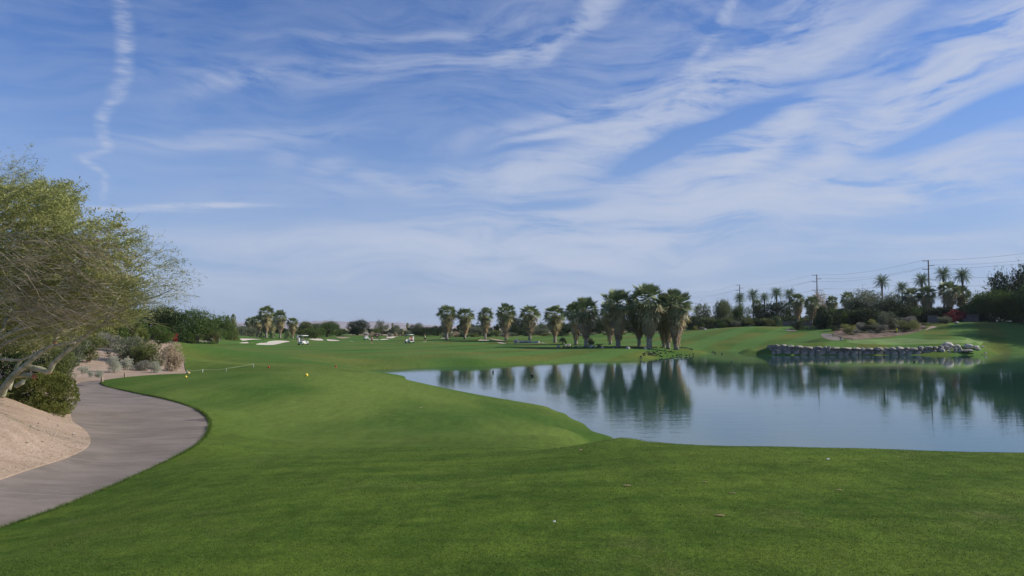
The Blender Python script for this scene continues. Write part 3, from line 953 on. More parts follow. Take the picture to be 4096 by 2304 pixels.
def crown_points(rng, n, blobs=16, squash=1.0, low=.05, spread=.62, br=(.26, .42), shell=.55):
    """points gathered in uneven clumps; unit crown radius 1 in x,y and 0..1 in z"""
    P, O = [], []
    cs = []
    for i in range(blobs):
        ph = rng.uniform(0, 2 * math.pi)
        rr = spread * math.sqrt(rng.uniform(.0, 1.0))
        zt = (1 - (rr / 1.0) ** 2) ** .5
        zc = rng.uniform(low + .10, max(.30, zt * .86))
        cs.append((rr * math.cos(ph), rr * math.sin(ph), zc, rng.uniform(*br)))
    per = rng.multinomial(n, np.array([c[3] ** 2 for c in cs]) / sum(c[3] ** 2 for c in cs))
    for c, k in zip(cs, per):
        d = rng.normal(size=(k, 3)); d /= np.linalg.norm(d, axis=1)[:, None]
        r = c[3] * (shell + (1 - shell) * rng.uniform(0, 1, k) ** .6) * (1 + .28 * np.sin(d[:, 0] * 5 + c[0] * 9) * np.sin(d[:, 2] * 6 + c[1] * 7))
        p = np.array(c[:3]) + d * r[:, None] * np.array((1, 1, .62))
        P.append(p); O.append(d)
    P = np.concatenate(P); O = np.concatenate(O)
    k = P[:, 2] > low * .5
    return P[k], O[k], cs


def bushy_mesh(seed, n=4200, leaf=.075, lw=.030, blobs=18, up=.5, **kw):
    rng = np.random.default_rng(seed)
    P, O, cs = crown_points(rng, n, blobs, **kw)
    Q = leaves(rng, P, leaf, lw, up, O, .9)
    # loose outer sprays that break the outline
    m = n // 7
    j = rng.integers(0, len(P), m)
    tip = P[j] + O[j] * rng.uniform(.03, .16, m)[:, None] + np.array((0, 0, .03))
    Q2 = leaves(rng, tip, leaf * 1.1, lw * .6, up + .4, O[j], 1.2)
    return mesh_quads('crown', np.concatenate([Q, Q2])), cs


def trunk_mesh(seed, cs, r0=.045, stems=3):
    rng = random.Random(seed)
    b = MB()
    for k in range(stems):
        an = k * 2 * math.pi / stems + rng.uniform(-.4, .4)
        t0 = (.05 * math.cos(an), .05 * math.sin(an), -.05)
        mid = (.20 * math.cos(an), .20 * math.sin(an), .26)
        b.tube([t0, (.10 * math.cos(an), .10 * math.sin(an), .1), mid], [r0, r0 * .8, r0 * .6], 6)
        for c in sorted(cs, key=lambda c: (c[0] - mid[0]) ** 2 + (c[1] - mid[1]) ** 2)[:4]:
            b.tube([mid, ((mid[0] + c[0]) / 2 + rng.uniform(-.05, .05), (mid[1] + c[1]) / 2, (mid[2] + c[2]) / 2 + .03), c[:3]], [r0 * .5, r0 * .35, r0 * .12], 5)
    return b.mesh('trunk')


PROTO = {}
for i in range(4):
    me, cs = bushy_mesh(10 + i, 5200, .080, .030, 20)
    PROTO['bush', i] = (me, trunk_mesh(30 + i, cs))
for i in range(3):     # large crowns, more and finer leaves
    me, cs = bushy_mesh(60 + i, 15000, .050, .019, 34, up=.3, br=(.20, .36), spread=.72)
    PROTO['big', i] = (me, trunk_mesh(80 + i, cs))
for i in range(3):     # airy crowns with sky showing between the clumps
    me, cs = bushy_mesh(40 + i, 3800, .060, .022, 26, up=.1, br=(.13, .25), spread=.74, low=.2)
    PROTO['airy', i] = (me, trunk_mesh(50 + i, cs, .03))
for i in range(3):     # low rounded shrubs: fine twigs right down to the ground
    rng = np.random.default_rng(90 + i)
    P, O, cs = crown_points(rng, 5200, 14, low=.0, spread=.58, br=(.26, .40), shell=.6)
    Q = leaves(rng, P, .085, .022, .35, O, 1.2)
    PROTO['shrub', i] = (mesh_quads('foliage', Q), trunk_mesh(95 + i, cs, .02, 5))


def used_copy(o, first={}):
    return o


def tree(name, kind, var, mat, sx, top, D, wpx, label, cat='tree', group=None, rot=None, base=None, depth=1.0, trunkmat='bark_dark', crown='crown'):
    x = (sx - 2048) / F * D
    z0 = float(height(x, D)[0]) if base is None else CAMZ - (base - 1310) / F * D
    zt = CAMZ + (1310 - top) / F * D
    H = max(zt - z0, .3)
    R = wpx / F * D / 2
    rnd = random.Random(int(sx * 7 + top))
    e = empty(name, (x, D, z0), rnd.uniform(0, 6.28) if rot is None else rot, label, cat, group)
    me, tm = PROTO[kind, var]
    if not me.materials: me.materials.append(MAT[mat])
    if not tm.materials: tm.materials.append(MAT[trunkmat])
    a = link(crown, me, None, e)
    b = link('trunk' if crown == 'crown' else 'stem', tm, None, e)
    for o_, mm in ((a, mat), (b, trunkmat)):
        o_.scale = (R / .88, R / .88 * depth, H / 1.0)
        o_.material_slots[0].link = 'OBJECT'
        o_.material_slots[0].material = MAT[mm]
    return e


# ---- fan palm with its petticoat of dead fronds
def frame_from(d):
    d = d / np.linalg.norm(d)
    s = np.cross(d, (0, 0, 1.0))
    if np.linalg.norm(s) < 1e-3: s = np.array((1.0, 0, 0))
    s /= np.linalg.norm(s)
    return d, s, np.cross(s, d)


def fan_frond(rng, base, d, pet, blade, nseg=13, spread=1.15, droop=.25, wid=.055):
    d, s, u = frame_from(np.array(d, dtype=float))
    ro = rng.uniform(-1.1, 1.1) if d[2] < .35 else rng.uniform(-.6, .6)
    s, u = s * math.cos(ro) + u * math.sin(ro), u * math.cos(ro) - s * math.sin(ro)
    hub = base + d * pet - np.array((0, 0, pet * .04))
    Q = [np.array([base - s * .025, hub - s * .02, hub + s * .02, base + s * .025])]
    fold = rng.uniform(.1, .35)
    for k in range(nseg):
        a = (k / (nseg - 1) - .5) * 2 * spread + rng.uniform(-.04, .04)
        L = blade * (1 - .22 * abs(a) / spread) * rng.uniform(.9, 1.06)
        dr = d * math.cos(a) + s * math.sin(a) + u * fold * abs(math.sin(a))
        dr /= np.linalg.norm(dr)
        w_ = np.cross(dr, u); w_ /= np.linalg.norm(w_) + 1e-9
        m = hub + dr * L * .6
        tip = hub + dr * L - np.array((0, 0, L * droop * rng.uniform(.6, 1.4)))
        wd = wid * blade
        Q.append(np.array([hub - w_ * .01, m - w_ * wd, m + w_ * wd, hub + w_ * .01]))
        Q.append(np.array([m - w_ * wd, tip - w_ * .008, tip + w_ * .008, m + w_ * wd]))
    return Q


def hanging_frond(rng, p, out, L, wid=.5, n=6, flare=.25):
    Q = []
    s = np.cross(out, (0, 0, 1.0))
    for k in range(n):
        a = (k / (n - 1) - .5) * wid * rng.uniform(.8, 1.3)
        dr = np.array((0, 0, -1.0)) + out * rng.uniform(.0, flare) + s * a
        dr /= np.linalg.norm(dr)
        w_ = s * rng.uniform(.025, .06)
        l = L * rng.uniform(.6, 1.1)
        p0 = p + s * a * .15
        Q.append(np.array([p0 - w_ * .5, p0 + dr * l * .5 - w_, p0 + dr * l * .5 + w_, p0 + w_ * .5]))
        Q.append(np.array([p0 + dr * l * .5 - w_, p0 + dr * l - w_ * .2, p0 + dr * l + w_ * .2, p0 + dr * l * .5 + w_]))
    return Q


def make_fan(seed, H=9.0, skirt_low=.25, rmax=1.75, fullness=1.0):
    rng = np.random.default_rng(seed)
    zc = H * .70
    G, Hh, Dd = [], [], []
    n = int(62 * fullness)
    for i in range(n):
        f = i / n
        elv = math.asin(.985 - 1.30 * f ** 1.05) + rng.uniform(-.1, .1)
        az_ = i * 2.39996 + rng.uniform(-.25, .25)
        pet = rng.uniform(.9, 1.5) if f > .35 else rng.uniform(1.0, 1.8)
        blade = rng.uniform(.95, 1.25) if f > .35 else rng.uniform(1.1, 1.4)
        d = (math.cos(elv) * math.cos(az_), math.cos(elv) * math.sin(az_), math.sin(elv))
        b0 = np.array((d[0] * .15, d[1] * .15, zc + .35 * (1 - f)))
        G += fan_frond(rng, b0, d, pet * .95, blade, droop=.02 + .5 * f * f, spread=1.0 if f < .5 else 1.2)
    # ageing fronds folded down
    nh = int(150 * fullness)
    for i in range(nh):
        f = rng.uniform(0, 1)
        z = zc + .35 - f * (zc + .25 - H * .42)
        an = rng.uniform(0, 6.283)
        lump = 1 + .22 * math.sin(an * 3 + seed) + .12 * math.sin(an * 7 + z * 2)
        r = (rmax * (.62 + .38 * math.sin(min(1, f * 1.3) * math.pi * .75 + .5)) - .25) * lump * rng.uniform(.35, 1.1)
        out = np.array((math.cos(an), math.sin(an), 0.0))
        p = out * r + np.array((0, 0, z))
        Hh += hanging_frond(rng, p, out, rng.uniform(.9, 1.5), 1.3, 7, .6)
    # dry skirt
    ns = int(160 * fullness)
    for i in range(ns):
        f = rng.uniform(0, 1)
        z = H * .49 - f * (H * .49 - H * skirt_low - .25)
        an = rng.uniform(0, 6.283)
        r = (.34 + (rmax * .78 - .34) * (1 - f) ** 1.2) * rng.uniform(.55, 1.0) * (1 + .15 * math.sin(an * 3 + seed))
        out = np.array((math.cos(an), math.sin(an), 0.0))
        Dd += hanging_frond(rng, out * r + np.array((0, 0, z)), out, rng.uniform(.7, 1.15), .55, 7, .12)
    b = MB()
    rt = [.36, .30, .27, .25, .26, .22]
    b.tube([(0, 0, -.3), (.02, 0, .25), (.03, .02, 1.2), (.02, .03, H * .35), (0, 0, H * .6), (0, 0, zc + .3)], rt, 12)
    # stubs of old leaf bases
    rr = random.Random(seed)
    for i in range(60):
        z = rr.uniform(H * .12, H * .3)
        an = rr.uniform(0, 6.28)
        b.tube([(.24 * math.cos(an), .24 * math.sin(an), z), (.36 * math.cos(an), .36 * math.sin(an), z - rr.uniform(-.05, .12))], [.03, .015], 4, smooth=False)
    return mesh_quads('crown', G), mesh_quads('hanging_fronds', Hh), mesh_quads('dead_skirt', Dd), b.mesh('trunk')


FAN = [make_fan(s, 9.0, lo, rm_, fu) for s, lo, rm_, fu in ((1, .24, 1.7, 1), (2, .16, 1.6, 1), (3, .22, 1.75, 1.05), (4, .12, 1.8, 1.1), (5, .18, 1.55, .95))]
for g_, h_, d_, t_ in FAN:
    g_.materials.append(MAT['fan_green']); h_.materials.append(MAT['fan_hanging']); d_.materials.append(MAT['fan_dead']); t_.materials.append(MAT['palm_trunk'])


def fan_palm(var, sx, top, D, label, base=None, group=None, fat=1.0, rot=None):
    x = (sx - 2048) / F * D
    z0 = float(height(x, D)[0]) if base is None else CAMZ - (base - 1310) / F * D
    H = CAMZ + (1310 - top) / F * D - z0
    s = H / 9.0
    e = empty('fan_palm', (x, D, z0), rot if rot is not None else (sx * .37) % 6.28, label, 'palm tree', group)
    sw = s * fat
    for nm, me in zip(('crown', 'hanging_fronds', 'dead_skirt', 'trunk'), FAN[var]):
        o = link(nm, me, None, e)
        o.scale = (sw, sw, s)
    return e


def make_date(seed, trunk_h=7.0, fl=3.2):
    rng = np.random.default_rng(seed)
    G = []
    n = 52
    for i in range(n):
        f = i / n
        elv = math.radians(84 - 100 * f ** 1.1) + rng.uniform(-.08, .08)
        az_ = i * 2.39996 + rng.uniform(-.2, .2)
        L = fl * rng.uniform(.85, 1.1)
        hdir = np.array((math.cos(az_), math.sin(az_), 0.0))
        side = np.array((-hdir[1], hdir[0], 0.0))
        p = np.array((0, 0, trunk_h)) + hdir * .12
        ang = elv
        steps = 11
        for k in range(steps):
            ang -= (.050 + .045 * f) * (1 + k * .12)
            d = hdir * math.cos(ang) + np.array((0, 0, math.sin(ang)))
            q = p + d * L / steps
            G.append(np.array([p - side * .02, q - side * .015, q + side * .015, p + side * .02]))
            up_ = np.cross(side, d)
            if k > 0:
                for sgn in (-1, 1):
                    for h in (0, .5):
                        ll = .55 * math.sin(min(1, (k + h + 1) / steps) * 2.6 + .35) * rng.uniform(.85, 1.15)
                        ld = side * sgn * .80 + d * .55 + up_ * .30
                        ld /= np.linalg.norm(ld)
                        c = p + (q - p) * h
                        G.append(np.array([c, c + ld * ll * .5 + d * .065, c + ld * ll, c + ld * ll * .5 - d * .065]))
            p = q
    b = MB()
    pts_ = [(0, 0, -.3), (0, 0, .4)] + [(0, 0, .4 + k * (trunk_h - .4) / 10) for k in range(1, 11)]
    b.tube(pts_, [.34, .27] + [.24 + (.02 if k % 2 else -.01) + (.08 if k > 8 else 0) for k in range(1, 11)], 10)
    return mesh_quads('crown', G), b.mesh('trunk')


DATE = [make_date(s) for s in (1, 2, 3)]
for g_, t_ in DATE:
    g_.materials.append(MAT['date_green']); t_.materials.append(MAT['date_trunk'])


def date_palm(var, sx, top, D, label, base=None, group=None, size=1.0, rot=0.0):
    """crown keeps its size, the trunk takes the height"""
    x = (sx - 2048) / F * D
    z0 = float(height(x, D)[0]) if base is None else CAMZ - (base - 1310) / F * D
    zt = CAMZ + (1310 - top) / F * D
    ch = 2.6 * size
    e = empty('date_palm', (x, D, z0), rot, label, 'palm tree', group)
    g_, t_ = DATE[var]
    c = link('crown', g_, None, e)
    c.scale = (size, size, size)
    c.location = (0, 0, zt - z0 - ch - 7.0 * size)
    t = link('trunk', t_, None, e)
    t.scale = (size, size, max((zt - z0 - ch) / 7.0, .1))
    return e


def fan_shrub(sx, top, D, wpx, label, base=None, mat='fan_green', seed=3, group=None):
    """young trunkless fan palm: a rosette of fan leaves"""
    x = (sx - 2048) / F * D
    z0 = float(height(x, D)[0]) if base is None else CAMZ - (base - 1310) / F * D
    H = CAMZ + (1310 - top) / F * D - z0
    rng = np.random.default_rng(seed)
    G = []
    for i in range(34):
        f = i / 34
        elv = math.radians(88 - 80 * f) + rng.uniform(-.1, .1)
        az_ = i * 2.39996
        d = (math.cos(elv) * math.cos(az_), math.cos(elv) * math.sin(az_), math.sin(elv))
        G += fan_frond(rng, np.array((0, 0, .05)), d, .5, .5 * rng.uniform(.85, 1.1), 12, 1.2, .15, .06)
    e = empty('young_fan_palm', (x, D, z0), seed, label, 'palm', group)
    o = link('fronds', mesh_quads('fronds', G), MAT[mat], e)
    o.scale = (wpx / F * D / 2,) * 2 + (H,)
    b = MB(); b.tube([(0, 0, -.1), (0, 0, .12)], [.08, .05], 8)
    o = b.build('stem', MAT['bark_dark'], e); o.scale = (wpx / F * D / 2,) * 2 + (H,)
    return e


def bouganvillea(sx, top, D, wpx, label, mat, seed, base=None):
    PR = PROTO['shrub', seed % 3]
    x = (sx - 2048) / F * D
    z0 = float(height(x, D)[0]) if base is None else CAMZ - (base - 1310) / F * D
    H = CAMZ + (1310 - top) / F * D - z0
    rng = np.random.default_rng(seed)
    P, O, cs = crown_points(rng, 4200, 14, low=.0, spread=.6, br=(.2, .38), shell=.5)
    e = empty('bougainvillea_bush', (x, D, z0), 0, label, 'bush')
    o = link('bracts', mesh_quads('bracts', leaves(rng, P, .07, .05, .3, O, .6)), MAT[mat], e)
    o2 = link('stem', trunk_mesh(seed, cs, .02, 5), MAT['bark_dark'], e)
    for q in (o, o2): q.scale = (wpx / F * D / 2, wpx / F * D / 2, H)
    return e


def treeline(name, pts, D0, D1, mat, seed, per=260):
    """far-off wood that reads as one mass: overlapping crowns following the ground"""
    rng = np.random.default_rng(seed)
    Q = []
    for x0, x1, t0, t1 in pts:
        n = int((x1 - x0) / 16)
        for i in range(n):
            sx = x0 + (x1 - x0) * (i + rng.uniform(0, 1)) / n
            D = rng.uniform(D0, D1)
            top = t0 + (t1 - t0) * (sx - x0) / (x1 - x0) + rng.uniform(-5, 9)
            x = (sx - 2048) / F * D
            z0 = float(height(x, D)[0])
            H = CAMZ + (1310 - top) / F * D - z0
            R = rng.uniform(16, 30) / F * D
            P, O, cs = crown_points(rng, per, 7, low=.0, spread=.6, br=(.3, .45))
            P = P * np.array((R, R, H)) + np.array((x, D, z0))
            Q.append(leaves(rng, P, .75, .36, .2, O, .5))
    o = link(name, mesh_quads(name, np.concatenate(Q)), MAT[mat])
    tag(o, kind='stuff')
    o['label'] = 'dark mass of far desert trees closing the horizon'

# ------------------------------------------------------------------ planting: far trees
T = tree
treeline('distant_trees', [(380, 1200, 1300, 1305), (1200, 1420, 1318, 1320), (1470, 1780, 1318, 1310), (1780, 2300, 1296, 1290), (2300, 2800, 1290, 1268), (2750, 3250, 1262, 1258), (3200, 4300, 1240, 1215)], 310, 350, 'mesquite_dark', 4)
g_l = 'desert trees lining the left of the fairway'
T('mesquite_tree', 'big', 0, 'mesquite_green', 748, 1226, 150, 235, 'broad green mesquite tree behind the pale sand patch left of the fairway', group=g_l)
T('mesquite_tree', 'big', 1, 'mesquite_green', 866, 1258, 165, 150, 'rounded green mesquite tree just right of the broadest one, above the bunkers', group=g_l)
T('mesquite_tree', 'bush', 2, 'mesquite_olive', 925, 1284, 175, 60, 'slim yellowish green tree at the right edge of the rounded mesquite', group=g_l)
T('mesquite_tree', 'big', 2, 'mesquite_dark', 600, 1205, 100, 300, 'dark green tree behind the young fan palm on the left bank', group=g_l)
T('mesquite_tree', 'big', 1, 'mesquite_green', 400, 1150, 78, 360, 'tall green tree behind the leaning pale branches at far left', group=g_l)
T('mesquite_tree', 'big', 0, 'mesquite_dark', 130, 1180, 70, 420, 'dark tree mass behind the leaning pale trunk at the left edge', group=g_l)
T('desert_tree', 'airy', 0, 'mesquite_gray', 985, 1288, 260, 60, 'pinkish gray airy tree beside the pair of tiny distant palms', group=g_l)
T('shrub_tree', 'bush', 0, 'mesquite_gray', 985, 1300, 215, 90, 'gray green bush left of the palm thicket', group=g_l)
T('shrub', 'shrub', 0, 'shrub_tan', 935, 1328, 180, 32, 'small tan bush between the mesquite and the palm thicket', 'shrub', crown='foliage')
for i, (x_, tp, w_) in enumerate(((795, 1332, 26), (835, 1318, 40), (870, 1322, 44))):
    T('shrub', 'shrub', i % 3, 'mesquite_olive' if i else 'shrub_tan', x_, tp, 150, w_, ('low tan bush on the sand by the white rock', 'olive bush under the left side of the rounded mesquite', 'olive bush under the middle of the rounded mesquite')[i], 'shrub', crown='foliage')
g_m = 'dark trees on the far side of the fairway'
for kind, v, mat, sx, top, D, w_, lab in (
        ('bush', 1, 'mesquite_olive', 1222, 1282, 250, 75, 'olive green tree right beside the palm thicket'),
        ('airy', 1, 'mesquite_gray', 1212, 1278, 300, 60, 'thin gray treetop rising behind the olive tree beside the palm thicket'),
        ('bush', 2, 'mesquite_dark', 1252, 1288, 275, 60, 'dark treetop between the palm thicket and the tall mesquite before the mountains'),
        ('big', 2, 'mesquite_green', 1308, 1275, 260, 100, 'tallest mesquite in front of the mountains, over the middle bunkers'),
        ('bush', 3, 'mesquite_green', 1262, 1308, 240, 90, 'low green bush at the foot of the tall mesquite before the mountains'),
        ('bush', 0, 'mesquite_green', 1360, 1309, 265, 34, 'small green tree at the right foot of the tall mesquite'),
        ('big', 0, 'mesquite_dark', 1430, 1273, 290, 90, 'lone round dark tree standing in front of the mountains'),
        ('airy', 2, 'mesquite_gray', 1528, 1273, 290, 66, 'airy gray tree with mountains showing through, right of the lone round tree'),
        ('bush', 2, 'mesquite_olive', 1505, 1308, 275, 36, 'yellowish bush at the left foot of the airy gray tree'),
        ('bush', 1, 'mesquite_gray', 1588, 1298, 285, 62, 'gray green tree right of the airy tree, in front of a tiny palm'),
        ('bush', 3, 'mesquite_gray', 1628, 1320, 285, 44, 'low brownish bush beneath the thin distant palm'),
        ('big', 1, 'mesquite_gray', 1668, 1289, 290, 60, 'tall gray green treetop left of the palm row'),
        ('big', 2, 'mesquite_dark', 1698, 1302, 262, 108, 'wide dark dome of a tree behind the golfer in lime'),
        ('bush', 0, 'mesquite_dark', 1752, 1298, 280, 70, 'dark tree just left of the first palm of the row'),
        ('bush', 1, 'shrub_tan', 1825, 1325, 235, 52, 'reddish brown bush between the first two palms of the row'),
        ('bush', 2, 'mesquite_gray', 1915, 1302, 260, 90, 'gray green tree behind the gap of the second and third row palms'),
        ('bush', 3, 'mesquite_dark', 1880, 1288, 300, 60, 'dark treetop behind the second palm of the row'),
        ('bush', 0, 'mesquite_olive', 1985, 1318, 240, 60, 'olive and orange bush between the third and fourth row palms'),
        ('big', 0, 'mesquite_dark', 2072, 1262, 300, 90, 'tall dark treetop between the fourth and fifth row palms'),
        ('bush', 1, 'mesquite_dark', 2070, 1305, 250, 90, 'dark rounded bush between the fourth and fifth row palms'),
        ('airy', 0, 'mesquite_gray', 2165, 1280, 280, 70, 'leafless gray tree beside the distant utility pole'),
        ('bush', 2, 'mesquite_gray', 2160, 1312, 250, 90, 'gray green bush between the fifth and sixth row palms'),
        ('bush', 3, 'mesquite_dark', 2270, 1290, 250, 90, 'dark bush between the sixth palm and the palm pair'),
        ('big', 1, 'mesquite_dark', 2395, 1262, 255, 130, 'dark tree showing between the palm pair and the lakeside cluster'),
        ('bush', 0, 'mesquite_dark', 2520, 1270, 255, 110, 'dark tree seen through the trunks of the lakeside palm cluster'),
        ('bush', 2, 'mesquite_olive', 2760, 1300, 245, 60, 'olive bush right of the last lakeside palm'),
        ('bush', 0, 'mesquite_dark', 2640, 1275, 255, 110, 'dark tree behind the trunks of the tallest lakeside palms')):
    T('desert_tree', kind, v, mat, sx, top, D, w_, lab, group=g_m)
# hedge of low bushes filling the foot of the tree line
hedge = ((1790, 1330), (1850, 1335), (1895, 1330), (1955, 1333), (2015, 1332), (2045, 1328), (2110, 1330), (2190, 1332), (2245, 1334), (2310, 1333), (2370, 1330), (2440, 1325), (2480, 1328), (2560, 1325), (2610, 1322), (2690, 1320))
for i, (x_, tp) in enumerate(hedge):
    T('shrub', 'shrub', i % 3, ('mesquite_gray', 'mesquite_dark', 'mesquite_olive', 'mesquite_dark', 'shrub_gray')[i % 5], x_, tp, 228 + (i * 7) % 9, 64,
      ORD[i] + ' low bush from the left in the hedge line behind the row palms', 'shrub', group='bushes along the foot of the tree line', crown='foliage')
# pale ground cover of shrubs on the distant dunes
for i, (x_, tp, w_) in enumerate(((1462, 1330, 22), (1490, 1326, 30), (1512, 1330, 34), (1560, 1330, 26), (1585, 1328, 18), (1376, 1338, 16))):
    T('shrub', 'shrub', i % 3, ('shrub_gray', 'shrub_tan', 'shrub_gray')[i % 3], x_, tp, 268, w_, ORD[i] + ' small gray brown shrub in the list on the pale dunes'.replace(' in the list', ' of those'), 'shrub', group='shrubs on the far dunes', crown='foliage')

g_r = 'trees on the right side of the lake'
for kind, v, mat, sx, top, D, w_, lab in (
        ('airy', 1, 'willow_green', 2815, 1195, 255, 96, 'airy gray green eucalyptus right of the lakeside palms'),
        ('bush', 1, 'willow_green', 2800, 1255, 250, 90, 'lower foliage tree under the airy eucalyptus'),
        ('big', 2, 'willow_green', 2893, 1180, 252, 82, 'tall weeping pepper tree, taller than the eucalyptus beside it'),
        ('bush', 3, 'mesquite_olive', 2872, 1290, 246, 70, 'olive bush at the foot of the weeping tree'),
        ('big', 1, 'mesquite_green', 2962, 1208, 256, 80, 'mid green tree under the left date palm and first pole'),
        ('big', 0, 'mesquite_dark', 3085, 1196, 262, 190, 'very dark wide tree below the row of four date palms'),
        ('bush', 0, 'mesquite_dark', 3140, 1255, 250, 110, 'dark low tree under the right side of the very dark wide tree'),
        ('bush', 2, 'mesquite_olive', 3290, 1248, 250, 90, 'yellow green bush between the two sunlit fan palms and the big dark tree'),
        ('big', 2, 'mesquite_dark', 3350, 1225, 225, 170, 'big dark green tree behind the cart path bend'),
        ('big', 1, 'mesquite_gray', 3500, 1152, 232, 240, 'gray green dome tree behind the flag, largest in the middle of the right bank'),
        ('bush', 1, 'mesquite_dark', 3420, 1200, 228, 130, 'dark tree between the cart path bend and the gray green dome tree'),
        ('big', 0, 'mesquite_dark', 3590, 1190, 215, 150, 'dark tree just right of the gray green dome tree'),
        ('bush', 3, 'mesquite_dark', 3690, 1215, 225, 120, 'dark thicket tree below the second tall pole'),
        ('big', 2, 'mesquite_green', 3965, 1145, 205, 230, 'wide green tree left part of the shaded grove at the right edge'),
        ('big', 1, 'mesquite_dark', 4075, 1045, 213, 210, 'tallest dark tree at the right edge of the photo'),
        ('big', 0, 'mesquite_green', 4060, 1150, 200, 250, 'green tree in front of the tallest dark tree at the right edge'),
        ('airy', 1, 'mesquite_dark', 3995, 1108, 210, 110, 'loose dark treetop between the wide green tree and the tallest one'),
        ('airy', 0, 'mesquite_green', 3925, 1138, 208, 90, 'loose green treetop above the left end of the shaded grove'),
        ('bush', 2, 'mesquite_dark', 3915, 1180, 215, 90, 'dark tree at the left end of the shaded grove'),
        ('big', 1, 'mesquite_green', 4230, 1090, 205, 260, 'green tree cut off by the right border of the photo'),
        ('big', 0, 'mesquite_dark', 4375, 985, 172, 250, 'dark tree closest to the lake behind the right border'),
        ('big', 1, 'mesquite_dark', 4350, 1000, 194, 280, 'dark tree between the grove and the right border'),
        ('big', 2, 'mesquite_dark', 4330, 960, 183, 300, 'dark tree nearer the green, beyond the right border'),
        ('big', 1, 'mesquite_dark', 4640, 900, 170, 380, 'big dark tree near the lake, beyond the right border'),
        ('big', 0, 'mesquite_dark', 4420, 1060, 205, 300, 'dark tree out beyond the right border of the photo')):
    T('desert_tree', kind, v, mat, sx, top, D, w_, lab, group=g_r)
T('bare_tree', 'airy', 2, 'dry_leaf', 3282, 1150, 300, 110, 'nearly bare tree with pale dry leaves around the foot of the middle tall pole')

for i in range(30):
    sx_ = 2770 + i * 19.5 + (i * 37 % 11)
    T('shrub', 'bush', i % 4, ('mesquite_dark', 'mesquite_green', 'mesquite_dark', 'mesquite_olive')[i % 4], sx_, 1262 + (i * 13 % 17), 244 + i % 5, 62,
      ORD[i] + ' dark bush from the left along the crest of the right hill', 'shrub', group='thicket along the crest of the right hill')
for i in range(26):
    sx_ = 3290 + i * 25 + (i * 31 % 13)
    T('shrub', 'bush', (i + 1) % 4, ('mesquite_dark', 'mesquite_dark', 'mesquite_green')[i % 3], sx_, 1218 + (i * 17 % 23), 212 + i % 6, 90,
      ORD[i] + ' dark bush from the left in the thicket behind the putting green', 'shrub', group='thicket behind the putting green')
for i in range(9):
    T('shrub', 'shrub', i % 3, ('shrub_gray', 'mesquite_olive', 'mesquite_gray', 'mesquite_dark')[i % 4], 3425 + i * 27, 1318 + (i * 7 % 10), 180 + i % 3, 40,
      ORD[i] + ' small shrub from the left along the lower edge of the shrub bed', 'shrub', group='edging shrubs of the bed', crown='foliage')
for i in range(7):
    T('shrub', 'shrub', i % 3, ('shrub_gray', 'mesquite_dark', 'mesquite_gray')[i % 3], 3440 + i * 31, 1290 + (i * 7 % 12), 190 - i % 4, 52,
      ORD[i] + ' low dull filler shrub from the left on the shrub bed', 'shrub', group='filler shrubs of the bed', crown='foliage')
# shrubs of the right bank
for v, mat, sx, top, D, w_, lab in (
        (0, 'shrub_yellow', 3390, 1296, 186, 78, 'pale yellowish shrub beside the cart path bend'),
        (1, 'mesquite_olive', 3400, 1333, 177, 44, 'low olive shrub with yellow flowers by the path rail'),
        (2, 'shrub_gray', 3432, 1322, 182, 36, 'brownish shrub right of the pale yellowish one'),
        (0, 'shrub_yellow', 3487, 1277, 200, 46, 'yellow green round shrub on the bed behind the green'),
        (1, 'mesquite_gray', 3553, 1246, 192, 100, 'tall gray green shrub left of the flagstick'),
        (2, 'shrub_gray', 3505, 1324, 180, 46, 'gray mound shrub low on the shaded bed'),
        (0, 'mesquite_olive', 3620, 1283, 184, 96, 'broad olive shrub just right of the flagstick'),
        (1, 'shrub_yellow', 3655, 1280, 186, 56, 'sunlit shrub at the right end of the broad olive one'),
        (2, 'shrub_gray', 3640, 1262, 200, 70, 'gray shrub behind the broad olive one'),
        (0, 'shrub_gray', 3690, 1308, 186, 34, 'small blue gray shrub beside the sand strip'),
        (1, 'mesquite_olive', 3705, 1290, 195, 50, 'flat olive shrub above the sand strip'),
        (2, 'mesquite_gray', 3780, 1263, 192, 64, 'gray shrub at the top of the grass mound'),
        (0, 'mesquite_gray', 3445, 1290, 195, 50, 'slender gray shrub between the pale and yellow shrubs'),
        (1, 'shrub_gray', 3475, 1305, 192, 44, 'low dull shrub in the middle of the bed'),
        (2, 'mesquite_dark', 3340, 1300, 200, 70, 'dark shrub above the cart path bend'),
        (0, 'mesquite_dark', 3190, 1285, 222, 70, 'dark shrub by the gray garden wall'),
        (1, 'shrub_gray', 2810, 1308, 236, 40, 'gray shrub at the crest left of the hill'),
        (2, 'shrub_yellow', 2782, 1302, 236, 26, 'small yellow shrub at the crest next to the last lakeside palm'),
        (0, 'mesquite_dark', 2840, 1298, 238, 50, 'dark shrub at the crest below the weeping tree'),
        (1, 'mesquite_olive', 2995, 1282, 242, 50, 'olive shrub at the crest beneath the green tree'),
        (2, 'mesquite_gray', 2940, 1280, 242, 50, 'gray shrub at the crest beneath the first pole'),
        (0, 'shrub_yellow', 3110, 1272, 240, 26, 'young pale plant at the crest under the very dark tree')):
    T('shrub', 'shrub', v, mat, sx, top, D, w_, lab, 'shrub', group='shrubs on the right bank', crown='foliage')
bouganvillea(3815, 1228, 200, 112, 'red flowering bougainvillea behind the grass mound on the right', 'bougainvillea_shaded', 7)
bouganvillea(693, 1331, 80, 64, 'crimson bougainvillea bush at the left edge of the fairway', 'bougainvillea', 8, base=1368)

